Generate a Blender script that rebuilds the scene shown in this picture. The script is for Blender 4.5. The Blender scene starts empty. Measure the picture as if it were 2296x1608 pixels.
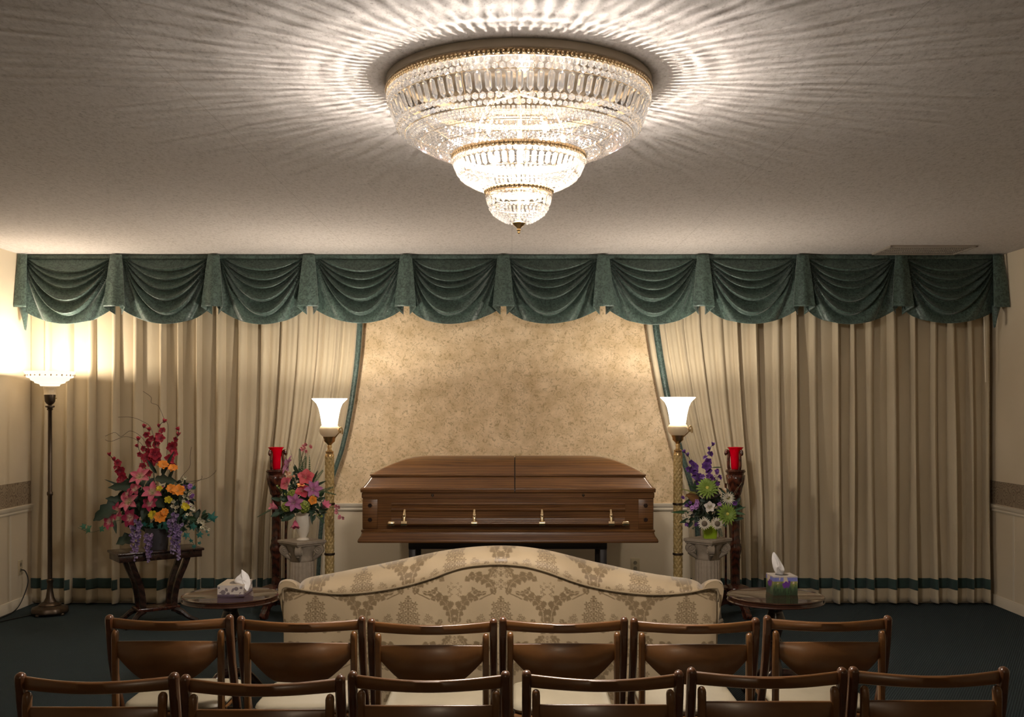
import bpy, bmesh, math, random
import numpy as np
from mathutils import Vector, Matrix, noise
PI = math.pi
random.seed(7)
C = bpy.context.scene.collection
SC = bpy.context.scene
F = 2386.0            # focal length in pixels of the 2296 px wide frame
EYE = 1.55
CEIL = 2.74

# ------------------------------------------------------------------ camera, world, exposure, lights
cam_d = bpy.data.cameras.new('camera')
cam = bpy.data.objects.new('camera', cam_d)
C.objects.link(cam)
cam.location = (0, 0, EYE)
cam.rotation_euler = (PI / 2, 0, 0)
cam_d.sensor_width = 36.0
cam_d.lens = 36.0 * F / 2296.0
cam_d.shift_y = 111.0 / 2296.0
cam_d.clip_start = 0.05
SC.camera = cam
w = bpy.data.worlds.new('world')
SC.world = w
w.use_nodes = True
w.node_tree.nodes['Background'].inputs[0].default_value = (1.0, 0.85, 0.7, 1)
w.node_tree.nodes['Background'].inputs[1].default_value = 0.05
SC.view_settings.view_transform = 'Standard'
SC.view_settings.look = 'None'
SC.view_settings.exposure = 0.28
SC.view_settings.gamma = 1.0
SC.cycles.max_bounces = 10
SC.cycles.transparent_max_bounces = 24
SC.cycles.use_denoising = True
SC.cycles.sample_clamp_indirect = 6.0
SC.cycles.blur_glossy = 1.0

CHANDELIER_BULB_W = 68.0      # each of the bulbs in the chandelier
TORCHIERE_W = 27.0            # floor lamp by the left wall
COLUMN_LAMP_W = 30.0          # each of the two column lamps
REAR_FILL_W = 32.0                 # added fill lamp behind the camera, brightens the chair backs

def point_light(name, loc, watts, radius, col, parent=None):
    d = bpy.data.lights.new(name, 'POINT')
    d.energy = watts
    d.shadow_soft_size = radius
    d.color = col
    o = bpy.data.objects.new(name, d)
    C.objects.link(o)
    o.location = loc
    if parent: o.parent = parent
    return o

def P(px, py, Y):
    return Vector(((px - 1148.0) / F * Y, Y, EYE - (py - 915.0) / F * Y))

# ------------------------------------------------------------------ mesh helpers
class MB:
    def __init__(s):
        s.v = []; s.f = []; s.c = []
    def add(s, vs, fs, col=(1, 1, 1)):
        o = len(s.v)
        s.v.extend([tuple(v) for v in vs])
        s.c.extend([col] * len(vs) if not isinstance(col, list) else col)
        s.f.extend([tuple(i + o for i in f) for f in fs])
        return s
    def xf(s, M, start=0):
        for i in range(start, len(s.v)):
            s.v[i] = tuple(M @ Vector(s.v[i]))
        return s
    def rings(s, rings, closed=True, cap0=True, cap1=True, col=(1, 1, 1)):
        n = len(rings[0]); vs = [p for r in rings for p in r]; fs = []
        m = n if closed else n - 1
        for i in range(len(rings) - 1):
            for j in range(m):
                a = i * n + j; b = i * n + (j + 1) % n
                fs.append((a, b, b + n, a + n))
        if cap0 and closed: fs.append(tuple(range(n))[::-1])
        if cap1 and closed: fs.append(tuple(range((len(rings) - 1) * n, len(rings) * n)))
        return s.add(vs, fs, col)
    def lathe(s, prof, n=32, c=(0, 0, 0), col=(1, 1, 1), flute=None, cap=True):
        R = []
        for k, (r, z) in enumerate(prof):
            ring = []
            for j in range(n):
                a = 2 * PI * j / n
                rr = r if flute is None else r * flute(a, z)
                ring.append((c[0] + rr * math.cos(a), c[1] + rr * math.sin(a), c[2] + z))
            R.append(ring)
        return s.rings(R, True, cap, cap, col)
    def tube(s, pts, rad, n=8, col=(1, 1, 1), sx=1.0, cap=True):
        pts = [Vector(p) for p in pts]
        if not hasattr(rad, '__len__'): rad = [rad] * len(pts)
        R = []; prev = None
        for i, p in enumerate(pts):
            t = (pts[min(i + 1, len(pts) - 1)] - pts[max(i - 1, 0)])
            if t.length < 1e-9: t = Vector((0, 0, 1))
            t.normalize()
            if prev is None:
                up = Vector((0, 0, 1)) if abs(t.z) < 0.9 else Vector((1, 0, 0))
                a = t.cross(up).normalized()
            else:
                a = (prev - t * prev.dot(t)).normalized()
            prev = a
            b = t.cross(a)
            R.append([p + a * (math.cos(2 * PI * j / n) * rad[i] * sx) + b * (math.sin(2 * PI * j / n) * rad[i]) for j in range(n)])
        return s.rings(R, True, cap, cap, col)
    def box(s, lo, hi, bev=0.0, col=(1, 1, 1), seg=2):
        bm = bmesh.new()
        bmesh.ops.create_cube(bm, size=1)
        d = [hi[i] - lo[i] for i in range(3)]
        for v in bm.verts:
            v.co = Vector([lo[i] + (v.co[i] + .5) * d[i] for i in range(3)])
        if bev > 0:
            bmesh.ops.bevel(bm, geom=list(bm.edges), offset=min(bev, min(d) * .49), segments=seg, affect='EDGES', profile=0.5)
        bm.verts.index_update()
        s.add([v.co.copy() for v in bm.verts], [[v.index for v in f.verts] for f in bm.faces], col)
        bm.free()
        return s
    def ball(s, c, r, seg=10, rg=6, col=(1, 1, 1), sc=(1, 1, 1)):
        R = []
        for i in range(1, rg):
            t = PI * i / rg
            R.append([(c[0] + r * sc[0] * math.sin(t) * math.cos(2 * PI * j / seg), c[1] + r * sc[1] * math.sin(t) * math.sin(2 * PI * j / seg), c[2] + r * sc[2] * math.cos(t)) for j in range(seg)])
        o = len(s.v)
        s.rings(R, True, False, False, col)
        n = seg; k = len(s.v)
        s.v.append((c[0], c[1], c[2] + r * sc[2])); s.v.append((c[0], c[1], c[2] - r * sc[2])); s.c += [col, col]
        for j in range(n):
            s.f.append((k, o + (j + 1) % n, o + j))
            b = o + (rg - 2) * n
            s.f.append((k + 1, b + j, b + (j + 1) % n))
        return s
    def grid(s, fn, nu, nv, col=None):
        vs = []; cs = []
        for i in range(nv + 1):
            for j in range(nu + 1):
                vs.append(fn(j / nu, i / nv))
                if col: cs.append(col(j / nu, i / nv))
        fs = []
        for i in range(nv):
            for j in range(nu):
                a = i * (nu + 1) + j
                fs.append((a, a + 1, a + nu + 2, a + nu + 1))
        return s.add(vs, fs, cs if col else (1, 1, 1))
    def prism(s, outline, axis, a0, a1, col=(1, 1, 1)):
        # outline: list of 2D points; axis 1: (x,z) outline extruded along y; axis 0: (y,z) along x ; axis 2: (x,y) along z
        def m(p, a):
            return (a, p[0], p[1]) if axis == 0 else ((p[0], a, p[1]) if axis == 1 else (p[0], p[1], a))
        return s.rings([[m(p, a0) for p in outline], [m(p, a1) for p in outline]], True, True, True, col)
    def build(s, name, mat, parent=None, smooth=40, solid=0.0, fix=True, colors=False, sub=0, bev=0.0):
        me = bpy.data.meshes.new(name)
        me.from_pydata(s.v, [], s.f)
        me.update()
        if fix:
            bm = bmesh.new(); bm.from_mesh(me)
            bmesh.ops.recalc_face_normals(bm, faces=bm.faces)
            bm.to_mesh(me); bm.free()
        if colors:
            at = me.color_attributes.new('Col', 'FLOAT_COLOR', 'POINT')
            arr = np.ones((len(s.v), 4), dtype=np.float32)
            arr[:, :3] = np.array(s.c, dtype=np.float32)
            at.data.foreach_set('color', arr.ravel())
        if smooth:
            me.shade_smooth()
            if smooth < 180: me.set_sharp_from_angle(angle=math.radians(smooth))
        me.materials.append(mat)
        o = bpy.data.objects.new(name, me)
        C.objects.link(o)
        if parent: o.parent = parent
        if solid:
            m = o.modifiers.new('thick', 'SOLIDIFY'); m.thickness = solid; m.offset = 0
        if bev:
            m = o.modifiers.new('bevel', 'BEVEL'); m.width = bev; m.segments = 2; m.limit_method = 'ANGLE'; m.angle_limit = .6
        if sub:
            m = o.modifiers.new('sub', 'SUBSURF'); m.levels = sub; m.render_levels = sub
        return o

def thing(name, label, cat, loc=(0, 0, 0), rotz=0.0, group=None):
    o = bpy.data.objects.new(name, None)
    o.empty_display_size = .1
    C.objects.link(o)
    o.location = loc; o.rotation_euler = (0, 0, rotz)
    o['label'] = label; o['category'] = cat
    if group: o['group'] = group
    return o
def tag(o, label, cat, group=None):
    o['label'] = label; o['category'] = cat
    if group: o['group'] = group
    return o
def struct(o):
    o['kind'] = 'structure'; return o
def dup(root, loc, rotz, label, group=None):
    r = root.copy(); C.objects.link(r); r.location = loc; r.rotation_euler = (0, 0, rotz); r['label'] = label
    if group: r['group'] = group
    for ch in list(root.children):
        c = ch.copy(); C.objects.link(c); c.parent = r
        for g in ch.children:
            d = g.copy(); C.objects.link(d); d.parent = c
    return r
def lerp(a, b, t): return a + (b - a) * t
def sstep(a, b, x):
    t = min(1, max(0, (x - a) / (b - a))); return t * t * (3 - 2 * t)
def interp(pts, x):
    if x <= pts[0][0]: return pts[0][1]
    for (a, fa), (b, fb) in zip(pts, pts[1:]):
        if x <= b: return fa + (fb - fa) * (x - a) / (b - a)
    return pts[-1][1]
def smoothline(pts, k=6):
    pts = [Vector(p) for p in pts]; out = []
    for i in range(len(pts) - 1):
        p0 = pts[max(i - 1, 0)]; p1 = pts[i]; p2 = pts[i + 1]; p3 = pts[min(i + 2, len(pts) - 1)]
        for j in range(k):
            t = j / k
            out.append(.5 * ((2 * p1) + (p2 - p0) * t + (2 * p0 - 5 * p1 + 4 * p2 - p3) * t * t + (3 * p1 - p0 - 3 * p2 + p3) * t ** 3))
    out.append(pts[-1]); return out

# ------------------------------------------------------------------ materials
class NT:
    def __init__(s, name):
        s.m = bpy.data.materials.new(name); s.m.use_nodes = True
        s.t = s.m.node_tree; s.b = s.t.nodes['Principled BSDF']; s.out = s.t.nodes['Material Output']
    def n(s, ty, **kw):
        x = s.t.nodes.new(ty)
        for k, v in kw.items():
            if k.startswith('_'): setattr(x, k[1:], v)
            else: x.inputs[k.replace('_', ' ')].default_value = v
        return x
    def l(s, a, b): s.t.links.new(a, b)
    def coord(s, kind='Object', scale=(1, 1, 1), rot=(0, 0, 0)):
        tc = s.n('ShaderNodeTexCoord'); mp = s.n('ShaderNodeMapping')
        mp.inputs['Scale'].default_value = scale; mp.inputs['Rotation'].default_value = rot
        s.l(tc.outputs[kind], mp.inputs[0]); return mp.outputs[0]
    def noise(s, vec, scale, detail=4, rough=.5, dist=0):
        x = s.n('ShaderNodeTexNoise'); x.inputs['Scale'].default_value = scale; x.inputs['Detail'].default_value = detail
        x.inputs['Roughness'].default_value = rough; x.inputs['Distortion'].default_value = dist
        s.l(vec, x.inputs['Vector']); return x.outputs[0]
    def ramp(s, fac, stops):
        x = s.n('ShaderNodeValToRGB'); r = x.color_ramp
        while len(r.elements) < len(stops): r.elements.new(.5)
        for e, (p, c) in zip(r.elements, stops):
            e.position = p; e.color = (c, c, c, 1) if not hasattr(c, '__len__') else (*c, 1)
        s.l(fac, x.inputs[0]); return x.outputs[0]
    def mix(s, fac, a, b, mode='MIX'):
        x = s.n('ShaderNodeMix'); x.data_type = 'RGBA'; x.blend_type = mode
        for v, i in ((fac, 0), (a, 6), (b, 7)):
            if isinstance(v, (int, float)): x.inputs[i].default_value = v
            elif isinstance(v, tuple): x.inputs[i].default_value = (*v, 1)
            else: s.l(v, x.inputs[i])
        return x.outputs[2]
    def math(s, op, a, b=0.0, c=None):
        x = s.n('ShaderNodeMath'); x.operation = op
        for i, v in enumerate((a, b, c)):
            if v is None: continue
            if isinstance(v, (int, float)): x.inputs[i].default_value = v
            else: s.l(v, x.inputs[i])
        return x.outputs[0]
    def bump(s, h, strength=.3, dist=.005):
        x = s.n('ShaderNodeBump'); x.inputs['Strength'].default_value = strength; x.inputs['Distance'].default_value = dist
        s.l(h, x.inputs['Height']); s.l(x.outputs[0], s.b.inputs['Normal']); return x.outputs[0]
    def set(s, **kw):
        for k, v in kw.items():
            k = k.replace('_', ' ')
            if isinstance(v, tuple): s.b.inputs[k].default_value = (*v, 1)
            elif isinstance(v, (int, float)): s.b.inputs[k].default_value = v
            else: s.l(v, s.b.inputs[k])
        return s
def plain(name, col, rough=.5, metal=0.0, var=.12, vs=12, **kw):
    m = NT(name); v = m.coord()
    nz = m.noise(v, vs, 5)
    c = m.mix(nz, tuple(x * (1 - var) for x in col), tuple(min(1, x * (1 + var)) for x in col))
    m.set(Base_Color=c, Roughness=rough, Metallic=metal, **kw)
    return m.m
def attrmat(name, rough=.5, **kw):
    m = NT(name); a = m.n('ShaderNodeAttribute'); a.attribute_name = 'Col'
    m.set(Base_Color=a.outputs['Color'], Roughness=rough, **kw); return m
def wood(name, dark, light, rough=.3, scale=(1, 1, 1), grain=9.0, coat=0.15, wave=.45):
    m = NT(name); v = m.coord('Object', scale)
    n1 = m.noise(v, grain, 6, .6, .6)
    wv = m.n('ShaderNodeTexWave', Scale=grain * .9, Distortion=9.0, Detail=3.0); wv.bands_direction = 'Z'
    wv.inputs['Detail Scale'].default_value = .6
    m.l(v, wv.inputs['Vector'])
    f = m.mix(wave, n1, wv.outputs['Color'])
    f = m.ramp(f, [(.25, 0.0), (.75, 1.0)])
    c = m.mix(f, dark, light)
    m.set(Base_Color=c, Roughness=rough); m.b.inputs['Coat Weight'].default_value = coat; m.b.inputs['Coat Roughness'].default_value = .2
    m.bump(f, .06, .002)
    return m.m

MAT = {}
# ceiling: sprayed acoustic texture with faint board joints
m = NT('ceiling_texture'); v = m.coord()
n1 = m.noise(v, 120, 3, .7); n2 = m.noise(v, 45, 4, .6)
n3 = m.noise(m.coord('Object', (1, .45, 1)), 75, 4, .75)
sp = m.ramp(n3, [(.30, (.30, .275, .25)), (.40, (.50, .46, .43)), (.56, (.61, .57, .54))])
br = m.n('ShaderNodeTexBrick'); br.offset = .5; br.inputs['Scale'].default_value = 1.0
br.inputs['Color1'].default_value = (1, 1, 1, 1); br.inputs['Color2'].default_value = (1, 1, 1, 1); br.inputs['Mortar'].default_value = (.72, .70, .68, 1)
br.inputs['Mortar Size'].default_value = .0022; br.inputs['Brick Width'].default_value = 2.44; br.inputs['Row Height'].default_value = 1.22
br.inputs['Mortar Smooth'].default_value = .6
v2 = m.coord('Object', (1, 1, 1), (0, 0, PI / 2)); m.l(v2, br.inputs['Vector'])
m.set(Base_Color=m.mix(1.0, sp, br.outputs['Color'], 'MULTIPLY'), Roughness=.95)
m.bump(m.mix(.75, n1, n2), .22, .004)
MAT['ceiling'] = m.m
def paint(name, col):
    m = NT(name); v = m.coord()
    n1 = m.noise(v, 220, 2); n2 = m.noise(v, 1.5, 3)
    m.set(Base_Color=m.mix(n2, tuple(c * .95 for c in col), tuple(min(1, c * 1.04) for c in col)), Roughness=.6)
    m.bump(n1, .12, .001)
    return m.m
MAT['wall'] = paint('cream_wall_paint', (.72, .62, .46))
MAT['trim'] = paint('cream_trim_paint', (.76, .68, .54))
# wallpaper: mottled gold with small scrolls
m = NT('scroll_wallpaper'); v = m.coord('Object', (1, .01, 1))
big = m.noise(v, 9, 5, .65); fine = m.noise(v, 38, 5, .7, 1.2)
base = m.mix(m.ramp(big, [(.35, 0), (.65, 1)]), (.62, .455, .255), (.82, .64, .415))
blot = m.ramp(fine, [(.52, 0), (.63, 1)])
c = m.mix(m.math('MULTIPLY', blot, .6), base, (.27, .17, .055))
lt = m.ramp(m.noise(v, 26, 4, .6, .8), [(.60, 0), (.70, 1)])
c = m.mix(m.math('MULTIPLY', lt, .35), c, (.74, .62, .44))
def curls(m, vec, c, sc, r0, wd, col, amt, thr):
    vo = m.n('ShaderNodeTexVoronoi'); vo.inputs['Scale'].default_value = sc; vo.inputs['Randomness'].default_value = .75
    # spiral arcs around each cell point
    m.l(vec, vo.inputs['Vector'])
    d = vo.outputs['Distance']
    sub = m.n('ShaderNodeVectorMath'); sub.operation = 'SUBTRACT'
    scl = m.n('ShaderNodeVectorMath'); scl.operation = 'SCALE'; scl.inputs['Scale'].default_value = 1.0
    m.l(vec, scl.inputs[0]); m.l(scl.outputs[0], sub.inputs[0]); m.l(vo.outputs['Position'], sub.inputs[1])
    sx = m.n('ShaderNodeSeparateXYZ'); m.l(sub.outputs[0], sx.inputs[0])
    ang = m.math('ARCTAN2', sx.outputs['Z'], sx.outputs['X'])
    ph = m.math('SUBTRACT', m.math('MULTIPLY', d, 1.0 / r0), m.math('MULTIPLY', ang, 1 / (2 * PI)))
    fr = m.math('ABSOLUTE', m.math('SUBTRACT', m.math('FRACT', ph), .5))
    line = m.math('LESS_THAN', fr, wd)
    near = m.math('LESS_THAN', d, r0 * 2.4)
    msk = m.math('GREATER_THAN', m.noise(vec, sc * .9, 1), thr)
    f = m.math('MULTIPLY', m.math('MULTIPLY', m.math('MULTIPLY', line, near), msk), amt)
    return m.mix(f, c, col)
c = curls(m, v, c, 5.5, .11, .035, (.20, .12, .04), .75, .47)
m.set(Base_Color=c, Roughness=.55); m.bump(fine, .12, .002)
MAT['wallpaper'] = m.m
m = NT('scroll_border_paper'); v = m.coord('Object', (.01, 1, 1))
c = m.mix(m.noise(v, 14, 4), (.28, .22, .15), (.36, .29, .20))
vo = m.n('ShaderNodeTexVoronoi'); vo.inputs['Scale'].default_value = 14; m.l(v, vo.inputs['Vector'])
f = m.math('SINE', m.math('MULTIPLY', vo.outputs['Distance'], 26))
c = m.mix(m.math('MULTIPLY', m.math('GREATER_THAN', f, .55), .8), c, (.16, .11, .07))
m.set(Base_Color=c, Roughness=.6); MAT['border'] = m.m
# carpet
m = NT('ribbed_carpet'); v = m.coord()
wv = m.n('ShaderNodeTexWave', Scale=24.0, Distortion=1.2, Detail=2.0); wv.inputs['Detail Scale'].default_value = 6; wv.bands_direction = 'X'
v3 = m.coord('Object', (1, 1, 1), (0, 0, .5)); m.l(v3, wv.inputs['Vector'])
n1 = m.noise(v, 300, 2); n2 = m.noise(v, 2.0, 3)
c = m.mix(wv.outputs['Color'], (.020, .030, .034), (.046, .066, .072))
c = m.mix(m.math('MULTIPLY', n2, .3), c, (.03, .032, .034))
m.set(Base_Color=c, Roughness=.95); m.b.inputs['Specular IOR Level'].default_value = .1
m.bump(m.mix(.5, n1, wv.outputs['Color']), .6, .005)
MAT['carpet'] = m.m
# drapery
def cloth(name, col, rough=.8, weave=420, sheen=.2):
    m = NT(name); v = m.coord('Object', (1, 1, .35)); n1 = m.noise(v, weave, 2); n2 = m.noise(m.coord(), 3, 3)
    m.set(Base_Color=m.mix(n2, tuple(c * .94 for c in col), tuple(min(1, c * 1.05) for c in col)), Roughness=rough)
    m.b.inputs['Sheen Weight'].default_value = sheen
    m.bump(n1, .15, .001); return m.m
MAT['curtain'] = cloth('cream_drapery', (.54, .455, .315))
m = NT('green_damask'); v = m.coord()
n1 = m.noise(v, 26, 5, .7, 2.2); n2 = m.noise(v, 75, 4, .6, .5)
f = m.ramp(n1, [(.44, 0), (.54, 1)]); g = m.ramp(n2, [(.40, 0), (.62, 1)])
c = m.mix(m.mix(.35, f, g), (.020, .037, .032), (.072, .120, .100))
m.set(Base_Color=c, Roughness=m.math('ADD', m.math('MULTIPLY', f, -.18), .58)); m.b.inputs['Sheen Weight'].default_value = .35
m.b.inputs['Sheen Roughness'].default_value = .4
m.bump(f, .12, .001); MAT['green'] = m.m
MAT['green_band'] = cloth('green_hem_cloth', (.022, .052, .046))
# woods
MAT['oak'] = wood('casket_oak', (.080, .030, .008), (.225, .100, .030), .33, (.5, 5, 5), 4.0, .25, .22)
MAT['chair_wood'] = wood('chair_maple', (.095, .036, .008), (.155, .066, .017), .34, (1.2, 3, 3), 4, .2, .06)
MAT['chair_dark'] = wood('chair_frame_wood', (.055, .019, .007), (.10, .038, .013), .28, (6, 6, 1), 5, .3, .1)
MAT['mahogany'] = wood('red_mahogany', (.028, .007, .004), (.085, .022, .011), .22, (6, 6, 1), 6, .4)
MAT['table_wood'] = wood('polished_table_top', (.045, .016, .010), (.085, .032, .018), .10, (1, 1, 1), 5, .5)
m = NT('lacquered_table_top'); n1 = m.noise(m.coord('Object', (1, 4, 1)), 8, 5)
m.set(Base_Color=m.mix(n1, (.030, .010, .006), (.065, .026, .014)), Roughness=.06); m.b.inputs['Coat Weight'].default_value = .55; m.b.inputs['Coat Roughness'].default_value = .03
m.b.inputs['Specular IOR Level'].default_value = .4; MAT['lacquer'] = m.m
MAT['dark_wood'] = wood('dark_stained_wood', (.018, .008, .006), (.04, .018, .012), .25, (6, 6, 1), 6, .3)
MAT['black_wood'] = plain('black_stand_paint', (.012, .008, .008), .4)
MAT['seat'] = plain('cream_vinyl', (.28, .24, .165), .45)
# metals, glass
MAT['brass'] = plain('polished_brass', (.86, .68, .42), .22, 1.0)
MAT['old_brass'] = plain('aged_brass', (.60, .42, .20), .34, 1.0, .3, 30)
MAT['bronze'] = plain('dark_bronze', (.10, .075, .055), .38, .9, .25, 20)
MAT['gold'] = plain('gilt_metal', (.78, .60, .38), .3, 1.0)
MAT['plaster'] = plain('grey_plaster', (.31, .255, .195), .9, 0, .25, 40)
MAT['ivory_plastic'] = plain('ivory_plastic', (.55, .46, .30), .4)
MAT['black_rubber'] = plain('black_rubber', (.012, .011, .01), .5)
MAT['white_ceramic'] = plain('white_ceramic', (.78, .72, .62), .2)
MAT['lime'] = plain('lime_ceramic', (.28, .42, .02), .3)
MAT['charcoal'] = plain('charcoal_bucket', (.055, .052, .06), .4)
MAT['tissue'] = plain('white_tissue', (.85, .82, .80), .9)
MAT['pan'] = plain('dark_brass_pan', (.28, .26, .24), .12, 1.0)
MAT['pan_edge'] = plain('beige_pan_paint', (.42, .36, .28), .6)
MAT['vent'] = plain('vent_enamel', (.34, .295, .25), .6)
def emit(name, col, st, base=(.8, .8, .8)):
    m = NT(name); v = m.coord(); nz = m.noise(v, 18, 3)
    e = m.mix(nz, tuple(c * .94 for c in col), col)
    m.set(Base_Color=base, Roughness=.3); m.l(e, m.b.inputs['Emission Color']); m.b.inputs['Emission Strength'].default_value = st
    return m.m
MAT['bulb'] = emit('lit_bulb', (1, .93, .82), 300.0)
MAT['lit_bell'] = emit('lit_white_glass', (1, .93, .80), 1.7)
_t = MAT['lit_bell'].node_tree; _p = _t.nodes['Principled BSDF']; _tr = _t.nodes.new('ShaderNodeBsdfTransparent'); _mx = _t.nodes.new('ShaderNodeMixShader')
_mx.inputs[0].default_value = .55; _t.links.new(_p.outputs[0], _mx.inputs[1]); _t.links.new(_tr.outputs[0], _mx.inputs[2]); _t.links.new(_mx.outputs[0], _t.nodes['Material Output'].inputs[0])
MAT['lit_bowl'] = emit('lit_ivory_glass', (1, .86, .68), 1.0)
MAT['alabaster'] = emit('alabaster_glow', (.85, .60, .34), .10, (.55, .42, .26))
# crystal: clear faceted glass that lets part of the light straight through and scatters part
def crystal(name, clear, glass_w, milk):
    m = NT(name); tr = m.n('ShaderNodeBsdfTransparent'); tl = m.n('ShaderNodeBsdfTranslucent')
    gs = m.n('ShaderNodeBsdfGlass'); gs.inputs['IOR'].default_value = 1.6; gs.inputs['Roughness'].default_value = .02
    nz = m.noise(m.coord(), 90, 1)
    m.l(m.ramp(nz, [(.3, (.80, .86, .97)), (.5, (1, 1, 1)), (.7, (1, .88, .74))]), tl.inputs[0])
    a = m.n('ShaderNodeMixShader'); b = m.n('ShaderNodeMixShader')
    a.inputs[0].default_value = glass_w; m.l(tr.outputs[0], a.inputs[1]); m.l(gs.outputs[0], a.inputs[2])
    b.inputs[0].default_value = milk; m.l(a.outputs[0], b.inputs[1]); m.l(tl.outputs[0], b.inputs[2])
    m.l(b.outputs[0], m.out.inputs[0]); return m.m
MAT['crystal'] = crystal('bead_crystal', .6, .34, .005)
MAT['crystal_top'] = crystal('rim_bead_crystal', .3, .85, .018)
MAT['prism'] = crystal('prism_crystal', .4, .90, .010)
m = NT('red_glass'); m.set(Base_Color=(.75, .0, .02), Roughness=.08); m.b.inputs['Transmission Weight'].default_value = .55
m.b.inputs['IOR'].default_value = 1.3; MAT['red_glass'] = m.m
am = attrmat('silk_petals', .55); am.b.inputs['Sheen Weight'].default_value = .2; MAT['petal'] = am.m
MAT['print'] = attrmat('printed_card', .45).m
# sofa damask: woven ground and satin motif from the weave attribute
m = NT('sofa_damask'); a = m.n('ShaderNodeAttribute'); a.attribute_name = 'Col'
sxyz = m.n('ShaderNodeSeparateColor'); m.l(a.outputs['Color'], sxyz.inputs[0])
v = m.coord(); n1 = m.noise(v, 500, 2)
c = m.mix(sxyz.outputs[0], (.40, .30, .175), (.17, .112, .050))
m.set(Base_Color=m.mix(m.math('MULTIPLY', n1, .25), c, (.26, .20, .125)), Roughness=m.math('ADD', m.math('MULTIPLY', sxyz.outputs[0], -.22), .68))
m.b.inputs['Sheen Weight'].default_value = .3
m.bump(n1, .15, .001); MAT['damask'] = m.m
MAT['piping'] = cloth('tan_piping', (.24, .175, .095))

# ------------------------------------------------------------------ the room
HX = 3.81; YB = 8.48; YF = -3.6
def slab(name, lo, hi, mat):
    return struct(MB().box(lo, hi).build(name, mat, smooth=0))
slab('floor', (-HX - .1, YF - .1, -.1), (HX + .1, YB + .1, 0), MAT['carpet'])
slab('ceiling', (-HX - .1, YF - .1, CEIL), (HX + .1, YB + .1, CEIL + .1), MAT['ceiling'])
slab('wall_left', (-HX - .1, YF, 0), (-HX, YB, CEIL), MAT['wall'])
slab('wall_right', (HX, YF, 0), (HX + .1, YB, CEIL), MAT['wall'])
slab('wall_rear', (-HX, YF - .1, 0), (HX, YF, CEIL), MAT['wall'])
slab('wall_back', (-HX, YB, 0), (HX, YB + .1, .76), MAT['wall'])
wp = slab('wall_back_upper', (-HX, YB - .003, .76), (HX, YB + .1, CEIL), MAT['wallpaper'])
# chair rails, borders, baseboards
def moulding(name, prof, side):
    mb = MB()
    if side == 'left': mb.prism([(-HX + d, z) for d, z in prof], 1, YF, YB - .02)
    elif side == 'right': mb.prism([(HX - d, z) for d, z in prof], 1, YF, YB - .02)
    else: mb.prism([(YB - .003 - d, z) for d, z in prof], 0, -HX, HX)
    return struct(mb.build(name, MAT['trim'], smooth=30))
rail = [(0, .735), (.010, .735), (.014, .745), (.012, .755), (.020, .765), (.026, .778), (.028, .79), (.0, .792)]
base = [(0, 0.0), (.014, 0.0), (.014, .058), (.010, .066), (.008, .078), (.0, .08)]
moulding('trim_1', rail, 'left'); moulding('trim_2', rail, 'right'); moulding('trim_3', rail, 'back')
moulding('baseboard_left', base, 'left'); moulding('baseboard_right', base, 'right'); moulding('baseboard_back', base, 'back')
slab('trim_4', (-HX, YF, .795), (-HX + .003, YB - .01, .975), MAT['border'])
slab('trim_5', (HX - .003, YF, .795), (HX, YB - .01, .975), MAT['border'])
# wainscot panel joints on the side walls
k = 6
for i in range(10):
    y = 8.08 - i * 1.2
    for sx in (-1, 1):
        x = sx * HX
        slab('trim_%d' % k, (min(x, x - sx * .003), y - .012, .08), (max(x, x - sx * .003), y + .012, .735), MAT['trim']); k += 1

# ceiling vent
vt = thing('ceiling_vent', 'grey perforated air vent in the ceiling above the right end of the valance', 'vent', (3.085, 7.98, CEIL))
vb = MB(); vb.box((-.32, -.21, -.006), (.32, .21, .0)); vb.build('plate', MAT['vent'], vt, 0)
fr = MB()
for a in ((-.32, -.21, .32, -.19), (-.32, .19, .32, .21), (-.32, -.21, -.30, .21), (.30, -.21, .32, .21)): fr.box((a[0], a[1], -.014), (a[2], a[3], -.006), .003)
fr.build('frame', MAT['vent'], vt, 0)
for yy in (-.09, .01, .11):
    b = MB(); b.box((-.29, yy, -.012), (.29, yy + .006, -.006)); 
    for q in range(36): b.ball((-.285 + q * .0163, yy - .006, -.008), .005, 6, 4)
    b.build('louver', MAT['vent'], vt, 0)

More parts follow.
